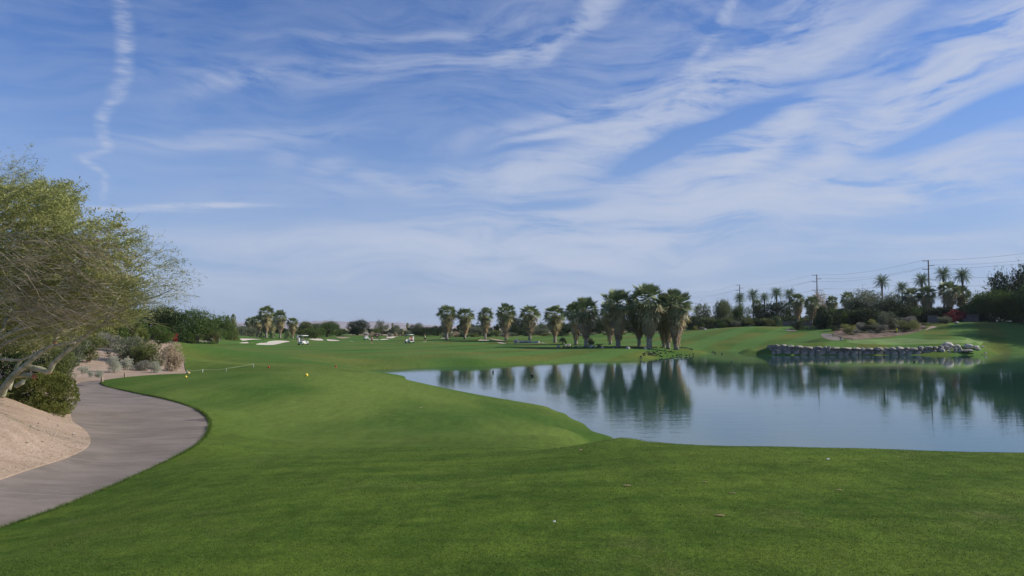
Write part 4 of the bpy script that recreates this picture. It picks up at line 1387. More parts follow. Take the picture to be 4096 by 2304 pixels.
# ------------------------------------------------------------------ palms
g_row = 'row of fan palms behind the fairway'
for i, (v, sx, top, D, ba, fat, lab) in enumerate((
        (0, 1788, 1219, 208, 1355, 1.02, 'first fan palm of the row, left of the whole row'),
        (1, 1860, 1230, 210, 1352, 1.05, 'second fan palm of the row, with a skirt almost to the ground'),
        (2, 1942, 1228, 206, 1353, .90, 'third and slimmest fan palm of the row, over the small bunker'),
        (3, 2024, 1215, 200, 1356, 1.0, 'fourth fan palm of the row, the fullest crown'),
        (4, 2119, 1219, 202, 1355, 1.08, 'fifth fan palm of the row, next to the distant utility pole'),
        (0, 2219, 1221, 176, 1370, 1.05, 'sixth fan palm of the row, beside the low boulder wall'))):
    fan_palm(v, sx, top, D, lab, ba, g_row, fat * 1.26)
g_cl = 'fan palms clustered on the lake shore'
for i, (v, sx, top, D, ba, fat, lab) in enumerate((
        (1, 2303, 1206, 166, 1375, 1.0, 'left palm of the shoreline pair, partly behind its neighbour'),
        (2, 2343, 1188, 153, 1388, .98, 'right palm of the shoreline pair, standing among white rocks'),
        (3, 2440, 1200, 168, 1374, .85, 'shaded palm behind the left one of the lakeside cluster'),
        (4, 2472, 1156, 150, 1388, 1.0, 'lakeside palm with a clean gray trunk, left in the cluster'),
        (0, 2556, 1212, 153, 1386, 1.0, 'dark leaning palm left of the tallest one'),
        (2, 2595, 1131, 147, 1393, 1.05, 'tallest fan palm of the lakeside cluster'),
        (3, 2655, 1205, 154, 1388, .9, 'shaded palm hidden between the tallest and the last lakeside palm'),
        (1, 2672, 1168, 151, 1391, .9, 'palm close behind the last lakeside palm'),
        (3, 2703, 1160, 147, 1392, 1.0, 'last and rightmost palm of the lakeside cluster'))):
    fan_palm(v, sx, top, D, lab, ba, g_cl, fat * 1.26)
g_th = 'fan palms in the thicket behind the left bunkers'
for i, (v, sx, top, D, ba, fat, lab) in enumerate((
        (0, 1066, 1222, 228, 1350, 1.15, 'tallest palm of the thicket behind the large bunker'),
        (2, 1122, 1239, 224, 1352, 1.05, 'palm with a pale trunk, right of the tallest in the thicket'),
        (1, 1172, 1268, 226, 1353, 1.2, 'short palm at the right end of the thicket'),
        (3, 1030, 1262, 236, 1350, 1.3, 'shaggy palm left of the tallest in the thicket'),
        (4, 1000, 1268, 240, 1348, 1.1, 'shaggy palm at the left end of the thicket'),
        (3, 1090, 1282, 235, 1350, 1.2, 'low dark palm in the middle of the thicket'))):
    fan_palm(v, sx, top, D, lab, ba, g_th, fat)
for i, (sx, tp, w_) in enumerate(((1090, 1318, 34), (1152, 1318, 36), (1048, 1322, 30), (1208, 1335, 26))):
    fan_shrub(sx, tp, 222, w_, ('young trunkless palm between the two tall palms of the left thicket', 'young palm right of the pale trunked thicket palm', 'young palm left of the tallest thicket palm', 'lowest young palm at the right end of the thicket')[i], seed=i, group='young palms at the palm thicket', mat='fan_green')
for v, sx, top, D, lab in ((0, 912, 1262, 380, 'left of the two tiny distant palms above the left treeline'), (2, 934, 1255, 400, 'right and taller of the two tiny distant palms above the left treeline'),
                           (1, 1571, 1291, 420, 'tiny thin palm in front of the mountains'), (3, 1630, 1291, 400, 'thin distant palm with a clear trunk left of the palm row')):
    fan_palm(v, sx, top, D, lab, None, None, .62)
g_rp = 'fan palms in the right treeline'
for v, sx, top, D, ba, fat, lab in (
        (1, 3190, 1170, 240, 1292, 1.15, 'left one of the two sunlit fan palms below the middle pole'),
        (2, 3246, 1184, 236, 1296, 1.2, 'right one of the two sunlit fan palms below the middle pole'),
        (0, 3026, 1196, 262, 1290, .9, 'small fan palm half hidden under the second date palm'),
        (3, 3327, 1182, 250, 1290, .95, 'dark fan palm peeking over the trees right of the middle pole'),
        (4, 3391, 1163, 255, 1290, .95, 'dark fan palm top left of the gray green dome tree'),
        (0, 3648, 1150, 225, 1275, 1.25, 'fan palm left of the right tall pole'),
        (3, 3710, 1144, 222, 1272, 1.2, 'fan palm directly beneath the right tall pole'),
        (2, 3798, 1124, 220, 1270, 1.3, 'large dark fan palm above the red bougainvillea'),
        (4, 3846, 1140, 222, 1270, 1.15, 'fan palm on the right shoulder of the large dark one'),
        (1, 3560, 1200, 240, 1290, 1.0, 'shaded fan palm within the dark trees behind the flag')):
    fan_palm(v, sx, top, D, lab, ba, g_rp, fat)
g_dp = 'date palms on the right skyline'
for v, sx, top, D, sz, lab in (
        (0, 2960, 1166, 300, .98, 'date palm crossed by the left tall pole'), (1, 3013, 1153, 290, 1.05, 'second date palm, its trunk clear against the sky'),
        (2, 3058, 1167, 300, .92, 'low date palm between the second and fourth'), (0, 3107, 1145, 290, 1.08, 'fourth date palm, tallest of the left group'),
        (1, 3158, 1150, 292, 1.0, 'fifth date palm, next to the tallest of the left group'),
        (2, 3530, 1095, 270, 1.1, 'date palm alone above the gray green dome tree'), (0, 3610, 1122, 262, 1.0, 'lower date palm between the lone one and the right pole'),
        (1, 3690, 1087, 258, 1.12, 'date palm crossed by the right tall pole'), (2, 3777, 1063, 255, 1.12, 'left one of the two highest date palms right of the pole'),
        (0, 3853, 1067, 255, 1.18, 'right one of the two highest date palms right of the pole')):
    date_palm(v, sx, top, D, lab, None, g_dp, sz, rot=sx * .7)
for i, (sx, tp, w_, lab) in enumerate(((2250, 1345, 44, 'dark young palm right of the sixth row palm'), (2360, 1347, 50, 'young palm behind the trunk among the white rocks'), (2396, 1374, 24, 'tiny palm seedling right of the shoreline pair'))):
    fan_shrub(sx, tp, (170, 154, 149)[i], w_, lab, seed=10 + i)
fan_shrub(3117, 1268, 232, 30, 'young palm at the crest beside the right cart path', seed=21)
fan_shrub(553, 1275, 52, 115, 'bright young fan palm on the left bank', seed=22, mat='mesquite_olive', base=1385)

# ------------------------------------------------------------------ left bank planting
g_b = 'shrubs on the left bank'
for kind, v, mat, sx, top, D, w_, ba, lab in (
        ('shrub', 0, 'mesquite_olive', 360, 1342, 44, 165, 1440, 'broad green shrub above the sand at the left bank'),
        ('shrub', 1, 'mesquite_gray', 520, 1345, 47, 200, 1462, 'wide gray green shrub in front of the young fan palm'),
        ('shrub', 2, 'mesquite_olive', 590, 1362, 46, 120, 1466, 'green shrub between the wide shrub and the tan one'),
        ('shrub', 0, 'shrub_tan', 690, 1372, 45.5, 105, 1484, 'tan seeded shrub at the right end of the left bank'),
        ('shrub', 1, 'shrub_silver', 462, 1422, 41, 55, 1488, 'upright silvery shrub casting a shadow on the sand'),
        ('shrub', 2, 'shrub_silver', 512, 1428, 43, 50, 1480, 'dried pale shrub beside the silvery upright one'),
        ('shrub', 0, 'shrub_gray', 580, 1442, 43.5, 70, 1490, 'gray twiggy shrub between the silver shrubs'),
        ('shrub', 1, 'shrub_silver', 628, 1444, 42.5, 46, 1496, 'second silvery shrub, nearest the grass'),
        ('shrub', 2, 'shrub_silver', 345, 1462, 36, 52, 1492, 'low silver plant on the sand, upper one'),
        ('shrub', 0, 'shrub_silver', 402, 1486, 34.5, 42, 1508, 'low silver plant on the sand, nearest the path'),
        ('shrub', 1, 'shrub_silver', 368, 1496, 34, 26, 1508, 'tiny silver plant left of the one nearest the path'),
        ('shrub', 2, 'shrub_gray', 425, 1325, 53, 110, 1400, 'pale gray shrub behind the broad green one'),
        ('shrub', 0, 'mesquite_green', 640, 1300, 66, 120, 1375, 'green shrub behind the wide shrub, left of the bougainvillea'),
        ('shrub', 1, 'mesquite_green', 480, 1270, 60, 170, 1390, 'green shrub behind the young fan palm, on its left'),
        ('shrub', 2, 'mesquite_gray', 250, 1300, 36, 190, 1500, 'tall gray green shrub between the leaning trunk and the sand'),
        ('shrub', 0, 'mesquite_olive', 235, 1390, 30, 150, 1530, 'yellow green bush right behind the dark juniper'),
        ('shrub', 1, 'mesquite_dark', 60, 1330, 30, 260, 1560, 'dark bush deep in the shade under the leaning tree')):
    T('shrub', kind, v, mat, sx, top, D, w_ * 1.15, lab, 'shrub', g_b, base=ba, crown='foliage')

# clipped juniper spilling over the path edge: a dense bush of short sprays
rng = np.random.default_rng(77)
jb = hit(205, 1655)
P, O, cs = crown_points(rng, 52000, 42, low=.0, spread=.70, br=(.16, .30), shell=.80)
Q = leaves(rng, P, .034, .013, .35, O, 1.6)
D = 21.0
x = (185 - 2048) / F * D
z0 = CAMZ - (1668 - 1310) / F * D
e = empty('juniper_bush', (x, D, z0), 0.4, 'dense dark juniper bush spilling over the left path edge', 'bush')
o = link('foliage', mesh_quads('foliage', Q), MAT['juniper'], e)
Hj = CAMZ + (1310 - 1468) / F * D - z0
o.scale = (150 / F * D, 150 / F * D, Hj)
o = link('stem', trunk_mesh(7, cs, .02, 5), MAT['bark_dark'], e); o.scale = (150 / F * D, 150 / F * D, Hj)
P, O, cs = crown_points(rng, 24000, 26, low=.0, spread=.70, br=(.16, .30), shell=.80)
Q = leaves(rng, P, .045, .017, .35, O, 1.6)
D = 22.0
x = (30 - 2048) / F * D
z0 = CAMZ - (1612 - 1310) / F * D
e = empty('juniper_bush', (x, D, z0), 1.4, 'smaller shaded juniper bush behind the foot of the pale leaning trunk', 'bush')
o = link('foliage', mesh_quads('foliage', Q), MAT['juniper'], e); o.scale = (110 / F * D, 110 / F * D, 120 / F * D)
o = link('stem', trunk_mesh(8, cs, .02, 5), MAT['bark_dark'], e); o.scale = (110 / F * D, 110 / F * D, 120 / F * D)

# ------------------------------------------------------------------ the leaning palo verde at the left
def inside_px(p, poly):
    return inside(np.array([p], dtype=float), np.array(poly, dtype=float))[0]


def wpt(sx, sy, D): return pt(sx, sy, D)


TREE_D = 18.5
base_pt = pt(5, 1578, TREE_D)
base_pt[2] = float(height(base_pt[0], base_pt[1])[0]) - .05
pv = empty('palo_verde_tree', base_pt, 0, 'leaning desert tree with pale bare limbs and feathery yellow green crown at left', 'tree')
LIMBS = [   # photo points, depth start/end, radius start/end
    ([(4, 1580), (14, 1556), (25, 1539), (54, 1502), (95, 1468), (137, 1431), (178, 1402), (203, 1386), (255, 1376), (300, 1368)], 18.5, 17.8, .105, .03),
    ([(54, 1502), (90, 1498), (120, 1500), (132, 1505)], 18.4, 18.2, .075, .06),
    ([(95, 1468), (132, 1473), (166, 1479), (195, 1487), (215, 1452), (257, 1415), (298, 1382), (331, 1353), (373, 1319), (414, 1299), (430, 1262), (452, 1222)], 18.4, 17.6, .085, .030),
    ([(418, 1290), (489, 1241), (540, 1215), (580, 1197), (640, 1180), (700, 1150)], 17.7, 17.4, .032, .008),
    ([(452, 1222), (480, 1180), (500, 1140), (530, 1090), (590, 1040), (650, 1000)], 17.6, 17.9, .028, .007),
    ([(219, 1372), (226, 1340), (240, 1319), (290, 1295), (352, 1266), (393, 1251), (476, 1237), (560, 1215), (640, 1212)], 18.0, 17.2, .050, .010),
    ([(-60, 1380), (0, 1353), (54, 1326), (116, 1307), (166, 1278), (228, 1253), (290, 1241), (350, 1215), (420, 1170)], 18.6, 18.0, .055, .010),
    ([(-60, 1440), (0, 1390), (83, 1344), (145, 1332), (207, 1328), (269, 1307), (373, 1286), (440, 1250), (500, 1225)], 18.9, 18.2, .045, .009),
    ([(-50, 1430), (0, 1435), (83, 1440), (166, 1402), (207, 1382), (290, 1369), (330, 1340)], 19.0, 18.6, .050, .012),
    ([(83, 1440), (60, 1480), (48, 1520), (35, 1560)], 19.0, 18.9, .04, .05),
    ([(203, 1386), (240, 1340), (300, 1310), (380, 1280), (450, 1235)], 17.9, 18.4, .03, .008),
    ([(54, 1326), (110, 1270), (170, 1200), (240, 1130), (300, 1060)], 18.8, 19.5, .04, .010),
    ([(0, 1353), (40, 1240), (90, 1120), (130, 990), (170, 860), (200, 760)], 19.0, 20.0, .06, .010),
    ([(-40, 1400), (-20, 1200), (10, 1000), (20, 820), (60, 690)], 19.2, 20.0, .07, .010),
    ([(90, 1120), (170, 1040), (260, 960), (300, 880)], 19.4, 19.8, .03, .008),
    ([(166, 1278), (260, 1180), (360, 1080), (430, 980), (470, 900)], 18.5, 19.0, .03, .007),
    ([(300, 1300), (420, 1180), (520, 1080), (590, 990), (620, 950)], 18.2, 18.6, .022, .006)]
b = MB()
for P_, d0, d1, r0, r1 in LIMBS:
    S = spline([(a, c) for a, c in P_], 3, closed=False)
    n = len(S)
    pts_ = [wpt(s[0], s[1], d0 + (d1 - d0) * i / (n - 1)) for i, s in enumerate(S)]
    b.tube(pts_, [r0 + (r1 - r0) * (i / (n - 1)) ** .7 for i in range(n)], 7)
b.build('limb', MAT['palo_bark'], pv).location = (-base_pt).tolist()
b = MB()
for sx, sy, D_, r in ((219, 1373, 17.95, .055), (137, 1506, 18.15, .065), (200, 1489, 18.3, .05)):
    c = wpt(sx, sy, D_)
    b = MB(); b.blob(c, (r, r * .5, r), 8, 6)
    b.build('cut_end', MAT['cut_wood'], pv).location = (-base_pt).tolist()
# sawn-off stub lying against the trunk
stub = MB()
stub.tube([wpt(62, 1545, 18.0), wpt(90, 1530, 18.0), wpt(96, 1520, 18.0)], [.05, .055, .04], 7)
stub.build('stump', MAT['palo_bark'], pv).location = (-base_pt).tolist()

CROWN = [(-200, 700), (-120, 560), (-20, 640), (20, 650), (60, 640), (110, 625), (140, 700), (190, 740), (270, 745), (300, 790), (310, 840), (345, 862), (400, 850), (470, 870), (520, 905),
         (580, 950), (640, 975), (700, 1000), (745, 1080), (750, 1170), (700, 1215), (600, 1260), (520, 1290), (450, 1310), (380, 1330), (300, 1350), (200, 1390), (100, 1400), (-200, 1420)]


def thin(sx, sy):
    """how dense the spray is at a photo point"""
    if sx > 560: return .40
    if sx > 470: return .55
    if sy < 740: return .55
    if sy > 1300: return .5
    if 300 < sx < 470 and sy < 960: return .42
    if 110 < sx < 300 and sy > 740: return 1.25
    return 1.0


r = random.Random(12)
TW, TWG, LV, LVG = [], [], [], []


def twig_quads(p, d, L, r0, n, sag, out, rr=r):
    """a curving twig as a chain of crossed slender quads; returns its points"""
    pts_ = [p]
    d = d / np.linalg.norm(d)
    for k in range(n):
        d = d + np.array((rr.gauss(0, .10), rr.gauss(0, .10), rr.gauss(0, .10) - sag))
        d /= np.linalg.norm(d)
        q = pts_[-1] + d * L / n
        r_ = r0 * (1 - k / n * .75)
        r2 = r0 * (1 - (k + 1) / n * .75)
        s = np.cross(d, (0.1, 1.0, .1)); s /= np.linalg.norm(s)
        t_ = np.cross(d, s)
        p_ = pts_[-1]
        out.append(np.array([p_ - s * r_, q - s * r2, q + s * r2, p_ + s * r_]))
        out.append(np.array([p_ - t_ * r_, q - t_ * r2, q + t_ * r2, p_ + t_ * r_]))
        pts_.append(q)
    return pts_


count = 0
while count < 2250:
    sx, sy = r.uniform(-200, 755), r.uniform(560, 1420)
    if not inside_px((sx, sy), CROWN) or r.random() > thin(sx, sy) / 1.25: continue
    count += 1
    D_ = (r.uniform(16.9, 22.0) if sy < 1180 else r.uniform(18.7, 23)) if sx < 500 else r.uniform(17.0, 19.5)
    p = wpt(sx, sy, D_)
    # sprays sweep to the right, upward at the rim and level below
    up_ = .55 if sy < 1000 else .12
    d = np.array((1.0, r.uniform(-.5, .5), up_ + r.uniform(-.45, .45)))
    L = r.uniform(.45, .95)
    if r.random() < .25 and sx < 480: d[2] -= .5
    grey = sx > 540 or sy < 740
    pts_ = twig_quads(p - d / np.linalg.norm(d) * L * .5, d, L, .0032, 5, .03, TWG)
    nl = 33 if not grey else 15
    base_ = np.array(pts_)
    for k in range(nl):
        f = r.uniform(.15, 1.0) * (len(pts_) - 1)
        i = min(int(f), len(pts_) - 2)
        c = base_[i] + (base_[i + 1] - base_[i]) * (f - i) + np.array((r.gauss(0, .035), r.gauss(0, .035), r.gauss(0, .035) - .02))
        (LVG if grey else LV).append(c)
rngl = np.random.default_rng(5)
for nm, L_, mt, lw in (('foliage', LV, 'palo_leaf', .022), ('outer_foliage', LVG, 'palo_leaf_grey', .012)):
    C = np.array(L_)
    # each leaf centre carries a small feathery tuft
    C = np.repeat(C, 2, 0) + rngl.normal(0, .03, (len(C) * 2, 3))
    link(nm, mesh_quads(nm, leaves(rngl, C, .085, lw, -.1, np.tile(np.array((.7, 0, .0)), (len(C), 1)), .9)), MAT[mt], pv).location = (-base_pt).tolist()
# bare tan twigs sweeping over the front of the crown
for k in range(330):
    sx, sy = r.uniform(-120, 330) + abs(r.gauss(0, 60)), r.uniform(930, 1290)
    p = wpt(sx, sy, r.uniform(16.6, 17.6))
    d = np.array((1.0, r.uniform(-.3, .3), r.uniform(-.75, .45)))
    pp = twig_quads(p, d, r.uniform(.5, 1.3), .0075, 8, .02, TW)
    for j in range(3):
        q = pp[r.randint(2, 7)]
        twig_quads(q, d + np.array((0, r.uniform(-.4, .4), r.uniform(-.9, .7))), r.uniform(.2, .5), .004, 4, .02, TW)
for k in range(240):
    sx, sy = r.uniform(0, 560), r.uniform(1130, 1390)
    if not inside_px((sx, sy), CROWN): continue
    p = wpt(sx, sy, r.uniform(16.8, 17.9))
    d = np.array((1.0, r.uniform(-.3, .3), r.uniform(.0, .6)))
    twig_quads(p, d, r.uniform(.5, 1.2), .0065, 7, .01, TWG)
link('bare_twigs', mesh_quads('bare_twigs', TW), MAT['palo_twig'], pv).location = (-base_pt).tolist()
link('green_twigs', mesh_quads('green_twigs', TWG), MAT['palo_twig_green'], pv).location = (-base_pt).tolist()

# ------------------------------------------------------------------ retaining wall and boulders
def rock_mesh(rng, r, flat=.75, cuts=7, boxy=False):
    """angular boulder: an icosphere cut by a few random planes"""
    import bmesh
    bm = bmesh.new()
    bmesh.ops.create_icosphere(bm, subdivisions=2, radius=1.0)
    planes = []
    for k in range(cuts):
        n = Vector((rng.gauss(0, 1), rng.gauss(0, 1), rng.gauss(0, .8))).normalized()
        planes.append((n, rng.uniform(.55, .85)))
    for v in bm.verts:
        if boxy: v.co = Vector([math.copysign(abs(c) ** .55, c) * .82 for c in v.co])
        for n, d in planes:
            s = v.co.dot(n)
            if s > d: v.co -= n * (s - d)
        v.co += Vector((rng.gauss(0, .025), rng.gauss(0, .025), rng.gauss(0, .025)))
        v.co = Vector((v.co.x * r[0], v.co.y * r[1], v.co.z * r[2]))
    me = bpy.data.meshes.new('boulder')
    bm.to_mesh(me); bm.free()
    return me


rr = random.Random(31)
WALL = [(3078, 1423, 1394), (3092, 1424, 1378), (3150, 1424, 1381), (3300, 1424, 1388), (3420, 1424, 1391), (3540, 1423, 1392), (3660, 1421, 1390), (3760, 1419, 1388), (3815, 1418, 1388)]


def wall_pt(sx, which):
    i = 1 if which == 'b' else 2
    xs = [q[0] for q in WALL]
    sy = float(np.interp(sx, xs, [q[i] for q in WALL]))
    Dw = float(np.interp(sx, [3078, 3092, 3300, 3660, 3815], [147.5, 145.3, 145.0, 145.5, 147.0]))
    return pt(sx, sy, Dw)


wall = empty('retaining_wall', wall_pt(3450, 'b'), 0, 'long gray stone retaining wall rising from the lake below the putting green', 'wall')
woff = wall_pt(3450, 'b')
# backing bank of mortared stones, each stone bulging from the face
bb = MB()
N = 60
V, Fs = [], []
for i in range(N + 1):
    sx = 3084 + (3815 - 3084) * i / N
    lo, hi = wall_pt(sx, 'b'), wall_pt(sx, 't')
    lo[2] = -.6
    V += [lo, (hi[0], hi[1] + .15, hi[2] - .10), (hi[0], hi[1] + 2.6, hi[2] - .08), (hi[0], hi[1] + 2.6, -.6)]
for i in range(N):
    a = i * 4
    Fs += [(a, a + 4, a + 5, a + 1), (a + 1, a + 5, a + 6, a + 2)]
Fs += [(0, 1, 2, 3), (N * 4, N * 4 + 3, N * 4 + 2, N * 4 + 1)]
bb.add([np.array(v) - woff for v in V], Fs)
bb.build('mortar_core', MAT['wall_stone'], wall)
sx = 3086.0
k = 0
while sx < 3812:
    wpx = rr.uniform(16, 46)
    c = (wall_pt(sx + wpx / 2, 'b') + wall_pt(sx + wpx / 2, 't')) / 2
    lo, hi = wall_pt(sx + wpx / 2, 'b')[2], wall_pt(sx + wpx / 2, 't')[2]
    w_ = wpx / F * c[1]
    zs = [(lo - .25, lo + (hi - lo) * .62)]
    for z0_, z1_ in zs:
        me = rock_mesh(rr, (w_ * .60, .36, (z1_ - z0_) * .66), cuts=5, boxy=True)
        o = link('stone', me, MAT['wall_stone'], wall)
        o.location = (c[0] - woff[0], c[1] - woff[1] + .05, (z0_ + z1_) / 2 - woff[2])
        o.rotation_euler = (0, rr.uniform(-.12, .12), 0)
    sx += wpx * .96
# loose cap boulders on the wall: each its own thing
CAPS = []
sx = 3094.0
while sx < 3775:
    wpx = rr.uniform(14, 44)
    t = wall_pt(sx + wpx / 2, 't')
    CAPS.append((sx + wpx / 2, wpx, rr.uniform(7, 14), t[1] + rr.uniform(-.1, .5), t[2] - .2 + rr.uniform(-.12, .08)))
    sx += wpx * rr.uniform(.95, 1.25)
for i, (sx, wpx, hpx, D, z) in enumerate(CAPS):
    w_, h_ = wpx / F * D, hpx / F * D
    o = link('boulder', rock_mesh(rr, (w_ * .60, w_ * .42 + .1, h_ * .80), boxy=rr.random() < .5), MAT['boulder'])
    o.location = ((sx - 2048) / F * D, D, z)
    o.rotation_euler = (0, 0, rr.uniform(-.3, .3))
    tag(o, ORD[i] + ' cap boulder from the left end of the lakeside retaining wall', 'boulder', 'boulders capping the retaining wall')
# the tumbled boulders at the right end of the wall (photo px: centre, size)
TUM = [(3790, 1383, 46, 26, 'large pale boulder at the right end of the wall top'), (3768, 1404, 22, 20, 'small boulder under the large pale one at the wall end'), (3765, 1388, 28, 20, 'boulder just left of the large pale one'),
       (3826, 1388, 30, 22, 'leaning slab boulder beside the large pale one'), (3823, 1404, 16, 26, 'upright boulder standing in the water at the wall end'), (3840, 1400, 18, 20, 'dark boulder behind the upright one'),
       (3874, 1386, 36, 20, 'smooth rounded pale boulder, right of the slab'), (3870, 1403, 46, 10, 'long flat rock slab at the waterline'), (3905, 1389, 28, 12, 'low boulder right of the rounded pale one'),
       (3912, 1397, 18, 9, 'small rock below the low boulder'), (3931, 1387, 17, 7, 'last flat rock to the right along the wall line'), (3796, 1410, 18, 12, 'half sunk rock at the foot of the wall end'),
       (3942, 1412, 10, 8, 'small white rock alone at the shore')]
for sx, sy, wpx, hpx, lab in TUM:
    D = 147.0 + (1 if sy < 1395 else -.8)
    w_, h_ = wpx / F * D, hpx / F * D
    p = pt(sx, sy, D)
    o = link('boulder', rock_mesh(rr, (w_ * .56, w_ * .4, h_ * .62)), MAT['boulder_pale' if 'pale' in lab or 'white' in lab else 'boulder'])
    o.location = p
    tag(o, lab, 'boulder')
# low boulder wall by the sixth palm
for i, (sx, sy, wpx, hpx) in enumerate(((2066, 1366, 22, 14), (2084, 1369, 20, 13), (2100, 1370, 20, 12), (2118, 1371, 22, 15), (2138, 1373, 20, 12), (2152, 1373, 20, 13), (2168, 1376, 18, 9), (2184, 1376, 16, 8))):
    D = 178 - i * .6
    p = pt(sx, sy, D)
    o = link('boulder', rock_mesh(rr, (wpx / F * D * .6, .5, hpx / F * D * .7)), MAT['boulder_pale'])
    o.location = p
    tag(o, ORD[i] + ' tan boulder in the low rock edging by the sixth row palm', 'boulder', 'boulders of the low rock edging')
for sx, sy, r_, lab in ((2264, 1380, 6, 'small white rock, leftmost of the rocks by the shoreline palms'), (2275, 1379, 9, 'round white boulder left of the shoreline palm pair'), (2304, 1385, 6, 'low white rock at the foot of the left shoreline palm'),
                        (2320, 1385, 7, 'white rock between the shoreline palm pair'), (2234, 1384, 8, 'low pale rock beneath the dark young palm'), (2366, 1384, 11, 'large white rock just right of the shoreline pair'),
                        (2380, 1387, 5, 'small rock next to the large white one'), (2409, 1389, 7, 'pale rock under the seedling palm'), (2455, 1391, 4, 'small white rock left of the gray palm trunk'),
                        (2511, 1390, 10, 'flat white rock in the grass between the lakeside palms'), (2581, 1392, 9, 'white rock at the foot of the tallest palm'), (2821, 1317, 6, 'tan rock on the crest below the airy tree'),
                        (1612, 1338, 8, 'pale boulder above the far yellow flag'), (782, 1333, 9, 'white pointed rock on the left sand patch'), (752, 1489, 9, 'brown rock at the right tip of the left bank'),
                        (3237, 1311, 5, 'small rock beside the upper cart path'), (3826, 1289, 9, 'flat white rock on top of the grass mound')):
    p = hit(sx, sy + r_ * .6)
    R_ = r_ / F * p[1]
    o = link('rock', rock_mesh(rr, (R_, R_ * .8, R_ * .75)), MAT['leaf_fallen' if 'brown' in lab else 'boulder_pale'])
    o.location = (p[0], p[1], p[2] + R_ * .3)
    tag(o, lab, 'rock')

# low garden walls
for x0, x1, sy, hpx, D, lab in ((3852, 3915, 1284, 25, 203, 'low gray garden wall right of the bougainvillea'), (3712, 3752, 1281, 17, 208, 'short gray wall piece left of the bougainvillea'),
                                (3130, 3245, 1306, 20, 240, 'gray stucco garden wall behind the upper cart path')):
    a_, b_ = pt(x0, sy, D), pt(x1, sy, D)
    h = hpx / F * D
    m = MB()
    m.box(((b_[0] - a_[0]) / 2, 0, h / 2 - .3), (b_[0] - a_[0], .3, h + .6))
    m.box(((b_[0] - a_[0]) / 2, 0, h + .05), (b_[0] - a_[0] + .1, .42, .12), bev=.02)
    o = m.build('garden_wall', MAT['stucco'])
    o.location = a_
    tag(o, lab, 'wall')

# ------------------------------------------------------------------ power line
POLES = [(156, 298, 'utility pole with crossarms at the right, beside the highest date palms'), (145.5, 380, 'utility pole in the middle of the right skyline, by the bare tree'), (134, 469, 'utility pole on the left of the right skyline, among date palms'),
         (120, 580, 'utility pole hidden behind the last lakeside palm'), (44, 1246, 'tiny utility pole between the fifth and sixth row palms'), (-57, 2098, 'tiniest utility pole right of the third row palm'), (168, 205, 'utility pole beyond the right border of the photo')]
ARM = [(-.3, -1, 3.0), (-2.0, 1, 3.0), (-3.45, -1, 3.0)]
ARM2 = [(-7.4, 0, 5.4), (-10.0, 0, 5.0)]
POLE_TOP = {}
for x, y, lab in POLES:
    zt = CAMZ + 25.2
    zb = float(height(x, y)[0])
    e = empty('utility_pole', (x, y, zb), 0, lab, 'utility pole', 'poles of the power line')
    m = MB(); m.tube([(0, 0, -1), (0, 0, zt - zb)], [.36, .22], 8); m.build('pole', MAT['pole_wood'], e)
    for dz, sd, L in ARM:
        m = MB(); m.tube([(0, 0, zt - zb + dz), (sd * L * .75, 0, zt - zb + dz)], .11, 6); m.build('crossarm', MAT['pole_wood'], e)
        m = MB(); m.tube([(sd * L * .72, 0, zt - zb + dz), (sd * L * .72, 0, zt - zb + dz + .35)], [.09, .05], 6); m.build('insulator', MAT['steel'], e)
    for dz, sd, L in ARM2:
        m = MB(); m.box((0, -.25, zt - zb + dz), (L, .16, .18)); m.build('crossarm', MAT['pole_wood'], e)
        for q in (-.48, .48):
            m = MB(); m.tube([(L * q, -.25, zt - zb + dz), (L * q, -.25, zt - zb + dz + .9)], [.08, .05], 5); m.build('insulator', MAT['steel'], e)
    POLE_TOP[y] = (x, y, zt)
order = sorted(POLE_TOP.values(), key=lambda p: p[1])
for dz, ox, lab in ((-.0, -2.2, 'topmost cable of the power line'), (-1.7, 2.2, 'second cable of the power line from the top'), (-3.1, -2.2, 'third cable of the power line from the top'),
                    (-6.5, 2.5, 'fourth, lower cable of the power line'), (-9.3, 2.4, 'lowest cable of the power line')):
    m = MB()
    pts_ = []
    for p, q in zip(order[:-1], order[1:]):
        span = math.hypot(q[0] - p[0], q[1] - p[1])
        n = 14
        sag = min(2.6, span * .022)
        for k in range(n):
            t = k / n
            pts_.append((p[0] + (q[0] - p[0]) * t + ox, p[1] + (q[1] - p[1]) * t, p[2] + dz - 4 * sag * t * (1 - t)))
    pts_.append((order[-1][0] + ox, order[-1][1], order[-1][2] + dz))
    m.tube(pts_, .028 if dz > -6 else .038, 4, caps=False)
    tag(m.build('power_cable', MAT['cable_metal']), lab, 'cable', 'cables of the power line')

# ------------------------------------------------------------------ people
def skin_obj(name, verts, edges, radii, mat, parent, sub=1, root=0):
    me = bpy.data.meshes.new(name)
    me.from_pydata([tuple(v) for v in verts], edges, [])
    o = bpy.data.objects.new(name, me)
    COL.objects.link(o)
    md = o.modifiers.new('skin', 'SKIN')
    md.use_smooth_shade = True
    for i, r_ in enumerate(radii):
        me.skin_vertices[0].data[i].radius = (r_, r_)
    me.skin_vertices[0].data[root].use_root = True
    s_ = o.modifiers.new('sub', 'SUBSURF'); s_.levels = sub; s_.render_levels = sub
    dg = bpy.context.evaluated_depsgraph_get()
    nm = bpy.data.meshes.new_from_object(o.evaluated_get(dg))
    bpy.data.objects.remove(o)
    nm.materials.clear()
    return link(name, nm, mat, parent)


